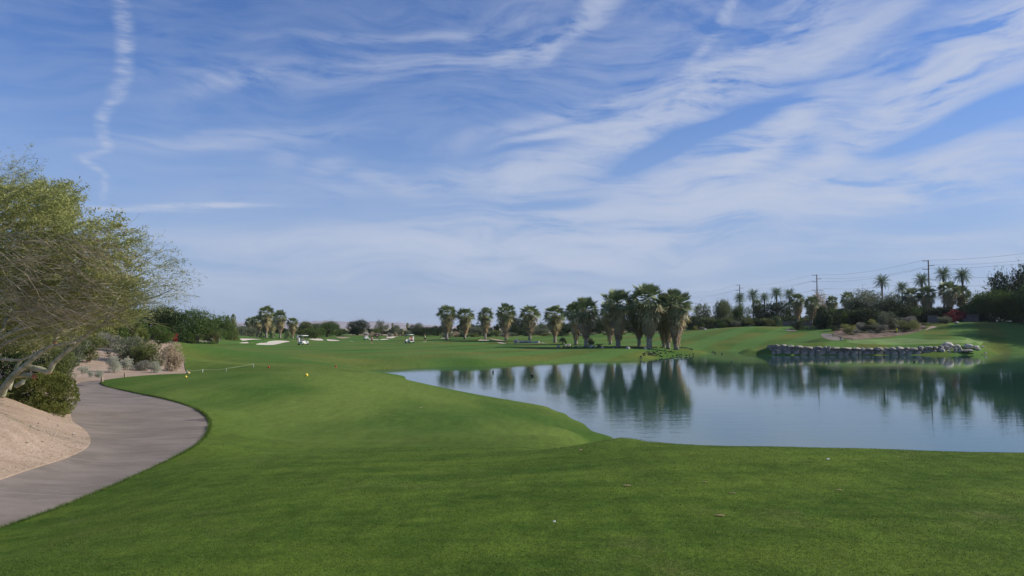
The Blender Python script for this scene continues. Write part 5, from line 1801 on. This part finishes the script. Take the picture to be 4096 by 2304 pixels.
def person(loc, rz, label, shirt, bottom, H=1.76, short=True, hair='hair_dark', pose='stand', cap=None, shoes='cloth_white'):
    e = empty('person', loc, rz, label, 'person')
    s = H / 1.76
    V, E, R = [], [], []

    def v(p, r_):
        V.append(np.array(p) * s); R.append(r_ * s); return len(V) - 1

    def chain(a, pts):
        for p, r_ in pts:
            b_ = v(p, r_); E.append((a, b_)); a = b_
        return a
    lean = {'stand': 0, 'walk': .05, 'swing': .22, 'crouch': .5}[pose]
    kz = .62 if pose == 'crouch' else 1.0
    hip = v((0, 0, .95 * kz), .135)
    chest_y = -lean * .6
    sp = chain(hip, [((0, chest_y * .4, 1.12 * kz + (.08 if kz < 1 else 0)), .125), ((0, chest_y * .9, 1.38 * (kz + .04 if kz < 1 else 1)), .145)])
    cz = V[sp][2] / s
    hd = chain(sp, [((0, chest_y, cz + .10), .06), ((0, chest_y - .02, cz + .17), .058), ((0, chest_y - .03, cz + .25), .098), ((0, chest_y - .02, cz + .33), .085)])
    st = .10 if pose == 'stand' else .16
    legs = {}
    for sd in (-1, 1):
        fy = {'stand': 0, 'walk': .24 * sd, 'swing': 0, 'crouch': .18 * sd}[pose]
        kx = sd * (st + (.08 if pose in ('swing', 'crouch') else 0))
        knee = (kx, -.06 - abs(fy) * .2 + fy * .4 - (.28 if kz < 1 else 0), .50 * (.8 if kz < 1 else 1))
        an = (kx * 1.05, fy + .02, .09)
        a = chain(hip, [((sd * .095, 0, .90 * kz), .098), (knee, .062), (an, .042), ((kx * 1.08, fy - .08, .045), .045), ((kx * 1.1, fy - .17, .035), .035)])
        legs[sd] = (knee, an, fy, kx)
    arms = {}
    for sd in (-1, 1):
        sh = (sd * .185, chest_y * .95, cz + .04)
        if pose == 'swing':
            el_, wr = (sd * .20 + .12, chest_y - .18, cz + .12), (.20 + sd * .03, chest_y - .22, cz + .34)
        elif pose == 'crouch':
            el_, wr = (sd * .24, chest_y - .16, cz - .22), (sd * .12, chest_y - .34, cz - .40)
        elif pose == 'walk':
            el_, wr = (sd * .25, chest_y - .12 * sd, cz - .24), (sd * .25, chest_y - .16 - .12 * sd, cz - .48)
        else:
            el_, wr = (sd * .25, chest_y + .02, cz - .26), (sd * .20, chest_y - .14, cz - .48)
        a = chain(sp, [(sh, .066), (el_, .045), (wr, .030)])
        dv = np.array(wr) - np.array(el_); dv /= np.linalg.norm(dv)
        pm = np.array(wr) + dv * .06
        palm = v(pm, .034); E.append((a, palm))
        sdv = np.cross(dv, (0, 0, 1.0)); sdv /= np.linalg.norm(sdv) + 1e-9
        for fi in range(4):
            k1 = pm + dv * .045 + sdv * (fi - 1.5) * .019
            L = (.055, .068, .062, .048)[fi]
            b1 = v(k1, .0105); E.append((palm, b1))
            b2 = v(k1 + dv * L * .5 + np.array((0, -.008, -.006)), .0095); E.append((b1, b2))
            b3 = v(k1 + dv * L * .9 + np.array((0, -.026, -.018)), .0085); E.append((b2, b3))
        th = v(np.array(wr) + dv * .035 + sdv * -.04, .012); E.append((palm, th))
        th2 = v(np.array(wr) + dv * .075 + sdv * -.055, .010); E.append((th, th2))
        arms[sd] = (sh, el_, wr)
    skin_obj('body', V, E, R, MAT['skin'], e)
    # shirt with short sleeves
    SV = [np.array((0, 0, .93 * kz)), V[1] / s, V[sp] / s + np.array((0, 0, .0)), V[sp] / s + np.array((0, 0, .07))]
    SE = [(0, 1), (1, 2), (2, 3)]
    SR = [.150, .145, .165, .075]
    for sd in (-1, 1):
        sh, el_, wr = (np.array(q) for q in arms[sd])
        SV += [sh, sh + (el_ - sh) * .62]
        SE += [(2, len(SV) - 2), (len(SV) - 2, len(SV) - 1)]
        SR += [.086, .068]
    skin_obj('shirt', [q * s for q in SV], SE, [q * s for q in SR], MAT[shirt], e)
    PV = [np.array((0, 0, .98 * kz))]; PE = []; PR = [.150]
    for sd in (-1, 1):
        knee, an, fy, kx = legs[sd]
        knee = np.array(knee); hp = np.array((sd * .095, 0, .88 * kz)); an = np.array(an)
        PV += [hp, knee + (hp - knee) * (.12 if short else 0)]
        PE += [(0, len(PV) - 2), (len(PV) - 2, len(PV) - 1)]
        PR += [.118, .088]
        if not short:
            PV.append(an + np.array((0, 0, .03))); PE.append((len(PV) - 2, len(PV) - 1)); PR.append(.06)
    skin_obj('shorts' if short else 'trousers', [q * s for q in PV], PE, [q * s for q in PR], MAT[bottom], e)
    # face, ears, hair or cap, shoes
    hc = V[hd - 1] / s + np.array((0, 0, .03))
    m = MB()
    for sd in (-1, 1): m.blob(tuple((hc + np.array((sd * .034, -.088, .012))) * s), (.011 * s,) * 3, 6, 5)
    m.build('eyes', MAT['hair_dark'], e)
    m = MB()
    m.tube([(hc + np.array((0, -.085, .03))) * s, (hc + np.array((0, -.118, -.018))) * s, (hc + np.array((0, -.088, -.028))) * s], [.008 * s, .016 * s, .008 * s], 5)
    for sd in (-1, 1): m.blob(tuple((hc + np.array((sd * .092, 0, 0))) * s), (.012 * s, .02 * s, .03 * s), 6, 5)
    m.build('nose_and_ears', MAT['skin'], e)
    m = MB()
    m.blob(tuple((hc + np.array((0, .018, .045))) * s), (.104 * s, .108 * s, .092 * s), 10, 8)
    if cap: m.tube([(hc + np.array((0, -.07, .05))) * s, (hc + np.array((0, -.175, .035))) * s], [.07 * s, .05 * s], 8)
    m.build('cap' if cap else 'hair', MAT[cap or hair], e)
    for sd in (-1, 1):
        knee, an, fy, kx = legs[sd]
        m = MB(); m.blob(tuple(np.array((kx * 1.08, fy - .06, .045)) * s), (.052 * s, .14 * s, .05 * s), 8, 6)
        m.build('shoe', MAT[shoes], e)
    return e


def club(loc, a_, b_, label):
    m = MB()
    m.tube([a_, b_], [.010, .007], 5)
    d = Vector(b_) - Vector(a_); d.normalize()
    o = m.build('shaft', MAT['steel'])
    e = empty('golf_club', loc, 0, label, 'golf club')
    o.parent = e
    h = MB(); h.blob(tuple(Vector(b_)), (.055, .03, .035), 6, 5); h.build('club_head', MAT['steel'], e)
    g_ = MB(); g_.tube([Vector(a_), Vector(a_) + d * .25], .016, 6); g_.build('grip', MAT['cart_dark'], e)
    return e


p = hit(1190, 1369)
person(p, 2.9, 'person in a white shirt and khaki shorts right of the large bunker', 'cloth_white', 'cloth_khaki', H=29 / F * p[1], cap='cloth_white')
p = hit(1487, 1374)
person(p, .3, 'person in a pink shirt and long black shorts walking on the middle of the fairway', 'cloth_pink', 'cloth_black', H=29 / F * p[1], pose='walk')
p = hit(1700, 1368)
person(p, -.5, 'person in a lime shirt and black shorts swinging a golf club', 'cloth_lime', 'cloth_black', H=31 / F * p[1], pose='swing')
club(p, (.25, -.42, 1.75), (.95, -.2, 2.15), 'golf club swung above the shoulder of the person in lime')
p = hit(857, 1366.5)
person(p, 1.6, 'person in an orange shirt crouching at the bunker edge left of a golf cart', 'cloth_orange', 'cloth_orange', H=1.75, pose='crouch', short=False, cap='cloth_orange')
p = pt(1508, 1357, 235); p[2] = float(height(p[0], p[1])[0])
person(p, .8, 'person in dark clothes standing in front of the far bunkers', 'cloth_navy', 'cloth_black', H=1.7, short=False)
p = pt(1543, 1356, 238); p[2] = float(height(p[0], p[1])[0])
person(p, 2, 'person in a white shirt bending at the far bunker', 'cloth_white', 'cloth_khaki', H=1.7, pose='crouch')

# ------------------------------------------------------------------ golf carts
def golf_cart(loc, rz, label, bags, screen=True):
    """front of the cart points along -Y"""
    e = empty('golf_cart', loc, rz, label, 'golf cart', 'golf carts on the fairway')
    m = MB()
    m.box((0, -.05, .36), (1.10, 2.2, .14), bev=.04)
    m.box((0, .62, .58), (1.14, .85, .36), bev=.10)
    m.box((0, -.92, .55), (1.08, .40, .38), bev=.12)
    m.box((0, -.80, .78), (1.00, .22, .16), bev=.06)
    m.box((0, .18, .56), (1.10, .5, .26), bev=.05)
    m.build('body', MAT['cart_white'], e)
    m = MB()
    m.box((0, .15, .76), (1.02, .52, .14), bev=.05)
    m.build('seat', MAT['seat_cream'], e)
    m = MB()
    m.box((0, .44, 1.02), (1.00, .12, .42), bev=.05)
    m.build('backrest', MAT['seat_cream'], e)
    m = MB()
    m.box((0, 0, 1.86), (1.18, 1.95, .07), bev=.03)
    m.box((0, 0, 1.91), (1.00, 1.7, .06), bev=.03)
    m.build('roof', MAT['cart_white'], e)
    for sx in (-1, 1):
        for y0, y1 in ((-.82, -.70), (.72, .82)):
            m = MB(); m.tube([(sx * .50, y0, .70), (sx * .52, y1, 1.84)], .022, 6); m.build('roof_post', MAT['cart_dark'], e)
    for sx in (-1, 1):
        for y in (-.80, .76):
            m = MB()
            m.tube([(sx * .43, y, .23), (sx * .60, y, .23)], .23, 14, smooth=False)
            wl = m.build('wheel', MAT['tyre_rubber'], e)
            r_ = MB(); r_.tube([(sx * .59, y, .23), (sx * .615, y, .23)], .11, 10, smooth=False); r_.build('rim', MAT['steel'], wl)
    m = MB(); m.tube([(-.24, -.72, .80), (-.24, -.42, 1.08)], .02, 6); m.build('steering_column', MAT['cart_dark'], e)
    m = MB()
    ring = [(-.24 + .17 * math.cos(t_ * .5236), -.42 + .10 * math.sin(t_ * .5236), 1.08 + .13 * math.sin(t_ * .5236)) for t_ in range(13)]
    m.tube(ring, .014, 5); m.build('steering_wheel', MAT['cart_dark'], e)
    m = MB(); m.box((0, .98, .62), (.95, .30, .10), bev=.02); m.build('bag_rack', MAT['cart_dark'], e)
    for sx in (-1, 1):
        m = MB(); m.box((sx * .38, -1.13, .60), (.16, .03, .09), bev=.01); m.build('headlight', MAT['steel'], e)
    for k, (sx, mt) in enumerate(bags):
        g_ = empty('golf_bag', tuple(Vector(loc) + Matrix.Rotation(rz, 3, 'Z') @ Vector((sx, 1.06, .58))), rz, None, 'golf bag', 'golf bags strapped to the carts')
        g_['label'] = {'bag_red': 'red', 'bag_black': 'black', 'cloth_white': 'white'}[mt] + ' golf bag on the ' + label
        b_ = MB(); b_.tube([(0, 0, 0), (0, .04, .45), (0, .08, .88)], [.14, .13, .16], 10); b_.box((0, .14, .35), (.20, .10, .40), bev=.03); b_.build('bag_body', MAT[mt], g_)
        for q in range(6):
            c_ = MB(); c_.tube([(.05 * math.cos(q), .08 + .05 * math.sin(q), .85), (.08 * math.cos(q), .10 + .08 * math.sin(q), 1.08 + .04 * (q % 3))], [.008, .008], 4)
            c_.blob((.08 * math.cos(q), .10 + .08 * math.sin(q), 1.12 + .04 * (q % 3)), (.04, .035, .05), 6, 5)
            c_.build('club', MAT['cart_dark'], g_)
    return e


p = hit(1638, 1373)
golf_cart(p, math.radians(180 + 38), 'white roofed golf cart nearest the lime golfer', [(-.24, 'cloth_white'), (.24, 'bag_red')])
p = hit(1213, 1380)
golf_cart(p, math.radians(160), 'golf cart beside the person in white', [(.24, 'cloth_white')])
p = pt(894, 1369, 190); p[2] = float(height(p[0], p[1])[0])
golf_cart(p, math.radians(-82), 'golf cart seen from the side at the left bunkers', [(-.2, 'bag_black'), (.22, 'cloth_white')])
p = hit(1465, 1359)
golf_cart(p, math.radians(15), 'far golf cart left of the person in pink', [(.2, 'bag_black')])

# ------------------------------------------------------------------ flags
def flagstick(loc, h, label, rz=0.0):
    e = empty('flagstick', loc, rz, label, 'flag')
    m = MB(); m.tube([(0, 0, -.05), (0, 0, h)], .022, 6); m.build('pin', MAT['cloth_lime'], e)
    V, Fs = [], []
    n = 8
    for i in range(n + 1):
        t = i / n
        x = -.10 + .42 * t
        dz = .30 * t * t
        for q in (0, 1):
            V.append((x * (.75), .05 * math.sin(t * 5), h - .02 - dz - q * (.62 * (1 - t * .55)) + .0))
    for i in range(n): Fs.append((i * 2, i * 2 + 1, i * 2 + 3, i * 2 + 2))
    m = MB(); m.add(V, Fs, 0, True)
    fl = m.build('flag', MAT['flag_yellow'], e)
    sd = fl.modifiers.new('thick', 'SOLIDIFY'); sd.thickness = .01
    return e


p = hit(3589, 1366)
flagstick(p, 53 / F * p[1], 'yellow flag on its pin on the putting green above the retaining wall', 2.6)
p = pt(1611, 1358, 232); p[2] = float(height(p[0], p[1])[0])
flagstick(p, 1.9, 'small yellow flag far away left of the nearest golf cart', .2)

# ------------------------------------------------------------------ tee markers, stakes and ropes
def marker(sx, sy, px, mat, label):
    p = hit(sx, sy + px * .4)
    r_ = max(px / 2 / F * p[1], .04)
    m = MB(); m.blob((0, 0, r_ * .8), (r_, r_, r_), 10, 8); m.tube([(0, 0, -.05), (0, 0, r_ * .3)], r_ * .55, 8)
    o = m.build('tee_marker', MAT[mat]); o.location = p
    tag(o, label, 'tee marker')


marker(1226, 1500, 13, 'marker_yellow', 'yellow ball shaped tee marker in the middle of the forward tee')
marker(744, 1507, 9, 'marker_yellow', 'yellow tee marker near the left edge of the forward tee')
marker(1075, 1468, 9, 'marker_red', 'red tee marker right of the rope fence')
marker(1343, 1465, 8, 'marker_red', 'red tee marker farther right, close to the lake')


def stake(sx, top, bot, mat, label, r_=.022, name='stake'):
    p = hit(sx, bot)
    h = (bot - top) / F * p[1]
    m = MB(); m.tube([(0, 0, -.1), (0, 0, h)], [r_, r_ * .9], 6); m.blob((0, 0, h), (r_, r_, r_ * .6), 6, 5)
    o = m.build(name, MAT[mat]); o.location = p
    tag(o, label, 'stake')
    return Vector((p[0], p[1], p[2] + h))


s1 = stake(811, 1478, 1490, 'paint_white', 'short white stake at the left end of the rope line', .012)
s2 = stake(905, 1474, 1486, 'rope', 'gray rope stake in the middle of the rope line')
s3 = stake(1013, 1456, 1470, 'rope', 'taller rope stake at the right end of the rope line', .03)
s0 = stake(748, 1480, 1492, 'rope', 'rope stake beside the brown rock of the left bank')
for a_, b_, lab, sg, rr_ in ((s2, s3, 'taut rope rising between the middle and the tall stake', .01, .007), (s1, s2, 'slack rope between the white and the middle stake', .05, .005), (s0, s1, 'slack rope at the far left of the rope line', .05, .005)):
    m = MB()
    m.tube([a_.lerp(b_, t / 10) - Vector((0, 0, 4 * sg * t / 10 * (1 - t / 10))) for t in range(11)], rr_, 5)
    tag(m.build('rope', MAT['rope']), lab, 'rope')
stake(408, 1506, 1528, 'post_wood', 'wooden post at the tip of the grass by the cart path', .055, 'wooden_post')
stake(500, 1493, 1508, 'post_wood', 'wooden post on the sand left of the forward tee', .05, 'wooden_post')
r1 = stake(3332, 1334, 1346, 'post_wood', 'first post of the path rail, at the cart path bend', .10, 'wooden_post')
r2 = stake(3382, 1352, 1362, 'post_wood', 'second post of the path rail', .09, 'wooden_post')
r3 = stake(3410, 1352, 1362, 'post_wood', 'third post of the path rail, nearest the green', .09, 'wooden_post')
m = MB(); m.tube([r1 - Vector((0, 0, .1)), r1.lerp(r2, .5) - Vector((0, 0, .12)), r2 - Vector((0, 0, .1)), r3 - Vector((0, 0, .1))], .06, 6)
tag(m.build('path_rail', MAT['post_wood']), 'low wooden rail along the cart path bend on the right bank', 'rail')

# bits lying on the near lawn
def scrap(sx, sy, w_, mat, label, cat, name):
    p = hit(sx, sy)
    m = MB(); m.box((0, 0, .006), (w_, w_ * .35, .012), rz=.2, bev=.003)
    m.box((w_ * .3, w_ * .1, .012), (w_ * .4, w_ * .3, .012), rz=.9, bev=.003)
    o = m.build(name, MAT[mat]); o.location = p + np.array((0, 0, .006))
    tag(o, label, cat)


scrap(3312, 1840, .036, 'paint_white', 'white broken tee lying on the lawn near the lake', 'broken tee', 'broken_tee')
scrap(2217, 2092, .022, 'paint_white', 'white broken tee in the middle of the near lawn', 'broken tee', 'broken_tee')
scrap(2322, 1803, .045, 'leaf_fallen', 'pale fallen leaf at the crest of the near lawn', 'leaf', 'fallen_leaf')
scrap(1683, 1631, .10, 'leaf_fallen', 'brown fallen leaf on the slope left of the lake', 'leaf', 'fallen_leaf')
for sx, sy, w_, lab in ((2510, 1944, .075, 'divot scar, leftmost on the near lawn'), (2935, 1975, .06, 'divot scar, right of the broken tee on the near lawn'), (2880, 2064, .07, 'divot scar, lowest on the near lawn'),
                        (3355, 1962, .05, 'small divot scar on the right part of the near lawn'), (2820, 1930, .05, 'small divot scar between the other scars')):
    p = hit(sx, sy)
    rq = random.Random(int(sx))
    m = MB()
    V = [(0, 0, .004)] + [((w_ * .7 * rq.uniform(.4, 1.3)) * math.cos(k * .524), (w_ * .45 * rq.uniform(.6, 1.2)) * math.sin(k * .524), .0) for k in range(12)]
    m.add(V, [(0, k + 1, (k + 1) % 12 + 1) for k in range(12)], 0, True)
    m.build('divot', MAT['divot_soil']).location = p + np.array((0, 0, .008))
    tag(bpy.context.scene.collection.objects[-1], lab, 'divot')

# ------------------------------------------------------------------ coots
def coot_mesh(v, swim=False):
    m = MB()
    m.blob((0, 0, .20), (.085, .19, .10), 8, 6)
    m.tube([(0, -.13, .24), (0, -.20, .30), (0, -.22 - (.08 if v else 0), .40 if not v else .20)], [.05, .04, .035], 6)
    hz = .41 if not v else .17
    hy = -.24 - (.09 if v else 0)
    m.blob((0, hy, hz), (.04, .055, .042), 8, 6)
    m.tube([(0, hy - .04, hz), (0, hy - .10, hz - .015)], [.018, .006], 5, mi=1)
    m.tube([(0, .15, .20), (0, .25, .24)], [.06, .015], 5)
    if not swim:
        for sd in (-1, 1): m.tube([(sd * .04, .02, .14), (sd * .045, .0, .01)], .014, 4)
    return m.mesh('coot')


CM = [coot_mesh(0), coot_mesh(1), coot_mesh(0, True)]
for c_ in CM:
    c_.materials.append(MAT['coot_black']); c_.materials.append(MAT['bill_white'])
rb = random.Random(9)
B1 = "1225,1195 1260,1185 1300,1192 1320,1200 1372,1190 1410,1172 1483,1170 1565,1192 1490,1215 1435,1210 1425,1215 1385,1230 1250,1215 1268,1222 1285,1228 1330,1212 1300,1240 1330,1243 1358,1250 1265,1235 1196,1218 1172,1225 1180,1245 1245,1228 1310,1225 1345,1222"
B2 = "1130,1265 1145,1275 1135,1295 1408,1252 1435,1262 1520,1245 1600,1255 1655,1245 1675,1225 1700,1240 1725,1240 1795,1245 1840,1242 1895,1230"
B3 = "740,1125 770,1130 820,1122 888,1132 1030,1130 1060,1135 1090,1130 1125,1135 1165,1130 1315,1130 1357,1125 1420,1125 1445,1128 1545,1128 1690,1132 1705,1133 1735,1135 1765,1137 1790,1137 1815,1140 1830,1142 1860,1152 1880,1155 1875,1162 1845,1150 1720,1133"
B4 = "10,1120 30,1122 60,1125 90,1125 130,1122 170,1128 200,1122 250,1128 300,1122 330,1125 380,1125 440,1128 500,1085 540,1090 565,1085 545,1105 600,1118 640,1115"
for s, lab, grp in ((B1, 'black coot in the flock on the grass point by the lake', 'coots on the grass point'), (B2, 'black coot at the water edge of the grass point', 'coots along the water edge'),
                    (B3, 'black coot feeding beneath the lakeside palms', 'coots beneath the lakeside palms'), (B4, 'black coot feeding beneath the shoreline palm pair', 'coots beneath the shoreline pair')):
    for a, c in sub(s, 2250, 1080, 3.623):
        p = hit(a, c + 2)
        o = link('coot', CM[rb.random() < .6])
        o.location = p; o.rotation_euler = (0, 0, rb.uniform(0, 6.28)); o.scale = (1.0,) * 3
        tag(o, lab, 'bird', grp)
for sx, sy, lab in ((2850, 1408, 'swimming coot closest to the tip of the grass point'), (2856, 1410, 'swimming coot just right of the one at the tip'), (2862, 1414, 'swimming coot in front of the group off the grass point'), (2888, 1416, 'swimming coot farther right off the grass point'),
                    (2927, 1451, 'lone coot leaving a wake near the retaining wall'), (1972, 1490, 'coot swimming in the reflection of the third row palm'), (2128, 1506, 'coot swimming in the reflection of the fifth row palm'), (3657, 1449, 'coot swimming in front of the retaining wall')):
    p = ptz(sx, sy, 0)
    o = link('coot', CM[2]); o.location = (p[0], p[1], -.10); o.rotation_euler = (0, 0, rb.uniform(0, 6.28)); o.scale = (.95,) * 3
    tag(o, lab, 'bird')

# ------------------------------------------------------------------ turf blades close to the camera
rg = np.random.default_rng(21)
NB = 260000
# even over the view: distance drawn so that nearer ground carries more blades
inv = rg.uniform(1 / 17.0, 1 / 4.1, NB)
yb = 1 / inv
xb = rg.uniform(-.70, .70, NB) * (yb + .6)
polys = [r_[2] for r_ in REG if r_[0] in ('cart_path', 'sand_bank')][:2]
keep = np.ones(NB, bool)
XYb = np.stack([xb, yb], -1)
for pl in (REG[0][2], REG[1][2]):
    keep &= ~inside(XYb, pl)
xb, yb = xb[keep], yb[keep]
zb = height(xb, yb)
k = zb > .1
xb, yb, zb = xb[k], yb[k], zb[k]
n = len(xb)
hgt = rg.uniform(.006, .013, n)
wid = rg.uniform(.0018, .0038, n) * (yb / 7.0) ** .8
an = rg.uniform(0, 6.283, n)
lean = rg.uniform(0, .020, n)
la = rg.uniform(0, 6.283, n)
B_ = np.stack([xb, yb, zb - .002], -1)
S_ = np.stack([np.cos(an) * wid, np.sin(an) * wid, np.zeros(n)], -1)
Tp = B_ + np.stack([np.cos(la) * lean, np.sin(la) * lean, hgt], -1)
Vb = np.concatenate([B_ - S_, B_ + S_, Tp])
Fb = np.stack([np.arange(n), np.arange(n) + n, np.arange(n) + 2 * n], -1)
leafy('blade_green', (.036, .070, .009), (.080, .122, .017), trans=.25, extra=(.20, .19, .05), extra_amt=.02, patch=.9)
g_ = link('grass', mesh_np('grass', Vb, Fb), MAT['blade_green'])
tag(g_, 'short mown green grass blades of the near lawn', None, kind='stuff')

# ------------------------------------------------------------------ thin desert haze over the whole valley
hz = MB()
hz.box((0, 6100, 58), (46000, 12600, 132))
m = bpy.data.materials.new('haze'); m.use_nodes = True; t = NT(m.node_tree)
pv_ = t.n('ShaderNodeVolumePrincipled', i_Color=rgb(.80, .88, 1.0), i_Density=6.0e-5)
pv_.inputs['Anisotropy'].default_value = .2
t.n('ShaderNodeOutputMaterial', i_Volume=pv_.outputs[0])
o = hz.build('haze', m)
tag(o, kind='stuff'); o['label'] = 'thin pale blue haze in front of the far mountains'

# ragged longer blades hanging over the cut edge of the turf, and loose stones on the bank
pe = np.array([hit(a, b)[:2] for a, b in spline(path_px[:17], 40, closed=False)])
pe = pe[(pe[:, 1] > 8) & (pe[:, 1] < 38)]
n = 15000
j = rg.integers(0, len(pe), n)
bx = pe[j, 0] + rg.normal(0, .02, n); by = pe[j, 1] + rg.normal(0, .02, n)
bz = height(bx, by)
B_ = np.stack([bx, by, bz - .03], -1)
an = rg.uniform(0, 6.283, n); w2 = rg.uniform(.003, .006, n) * (by / 14) ** .6
S_ = np.stack([np.cos(an) * w2, np.sin(an) * w2, np.zeros(n)], -1)
Tp = B_ + np.stack([rg.normal(-.02, .03, n), rg.normal(-.01, .02, n), rg.uniform(.03, .075, n)], -1)
g2 = link('edge_grass', mesh_np('edge_grass', np.concatenate([B_ - S_, B_ + S_, Tp]), np.stack([np.arange(n), np.arange(n) + n, np.arange(n) + 2 * n], -1)), MAT['blade_green'])
tag(g2, 'ragged longer grass along the cut edge of the cart path', None, kind='stuff')
n = 2600
sx_ = rg.uniform(-11.5, -5.0, n * 3); sy_ = rg.uniform(9, 45, n * 3)
sx_ = np.where(rg.uniform(0, 1, n * 3) < .5, sx_, rg.uniform(-26, -8, n * 3))
kk = inside(np.stack([sx_, sy_], -1), bank_xy)
sx_, sy_ = sx_[kk][:n], sy_[kk][:n]
sz_ = height(sx_, sy_)
n = len(sx_)
r_ = rg.gamma(1.5, .005, n) + .004
OC = np.array([(1, 0, 0), (0, 1, 0), (-1, 0, 0), (0, -1, 0), (0, 0, .8), (0, 0, -.8)], dtype=float)
OF = np.array([(0, 1, 4), (1, 2, 4), (2, 3, 4), (3, 0, 4), (1, 0, 5), (2, 1, 5), (3, 2, 5), (0, 3, 5)])
Vp = (OC[None] * (r_[:, None, None] * rg.uniform(.6, 1.3, (n, 6, 1)))) + np.stack([sx_, sy_, sz_], -1)[:, None, :]
Fp = OF[None] + (np.arange(n) * 6)[:, None, None]
principled('pebble', (.30, .23, .18), rough=.95, var=.4, scale=4, col2=(.55, .47, .40))
g3 = link('pebbles', mesh_np('pebbles', Vp.reshape(-1, 3), Fp.reshape(-1, 3)), MAT['pebble'])
tag(g3, 'loose small stones scattered over the sandy bank', None, kind='stuff')
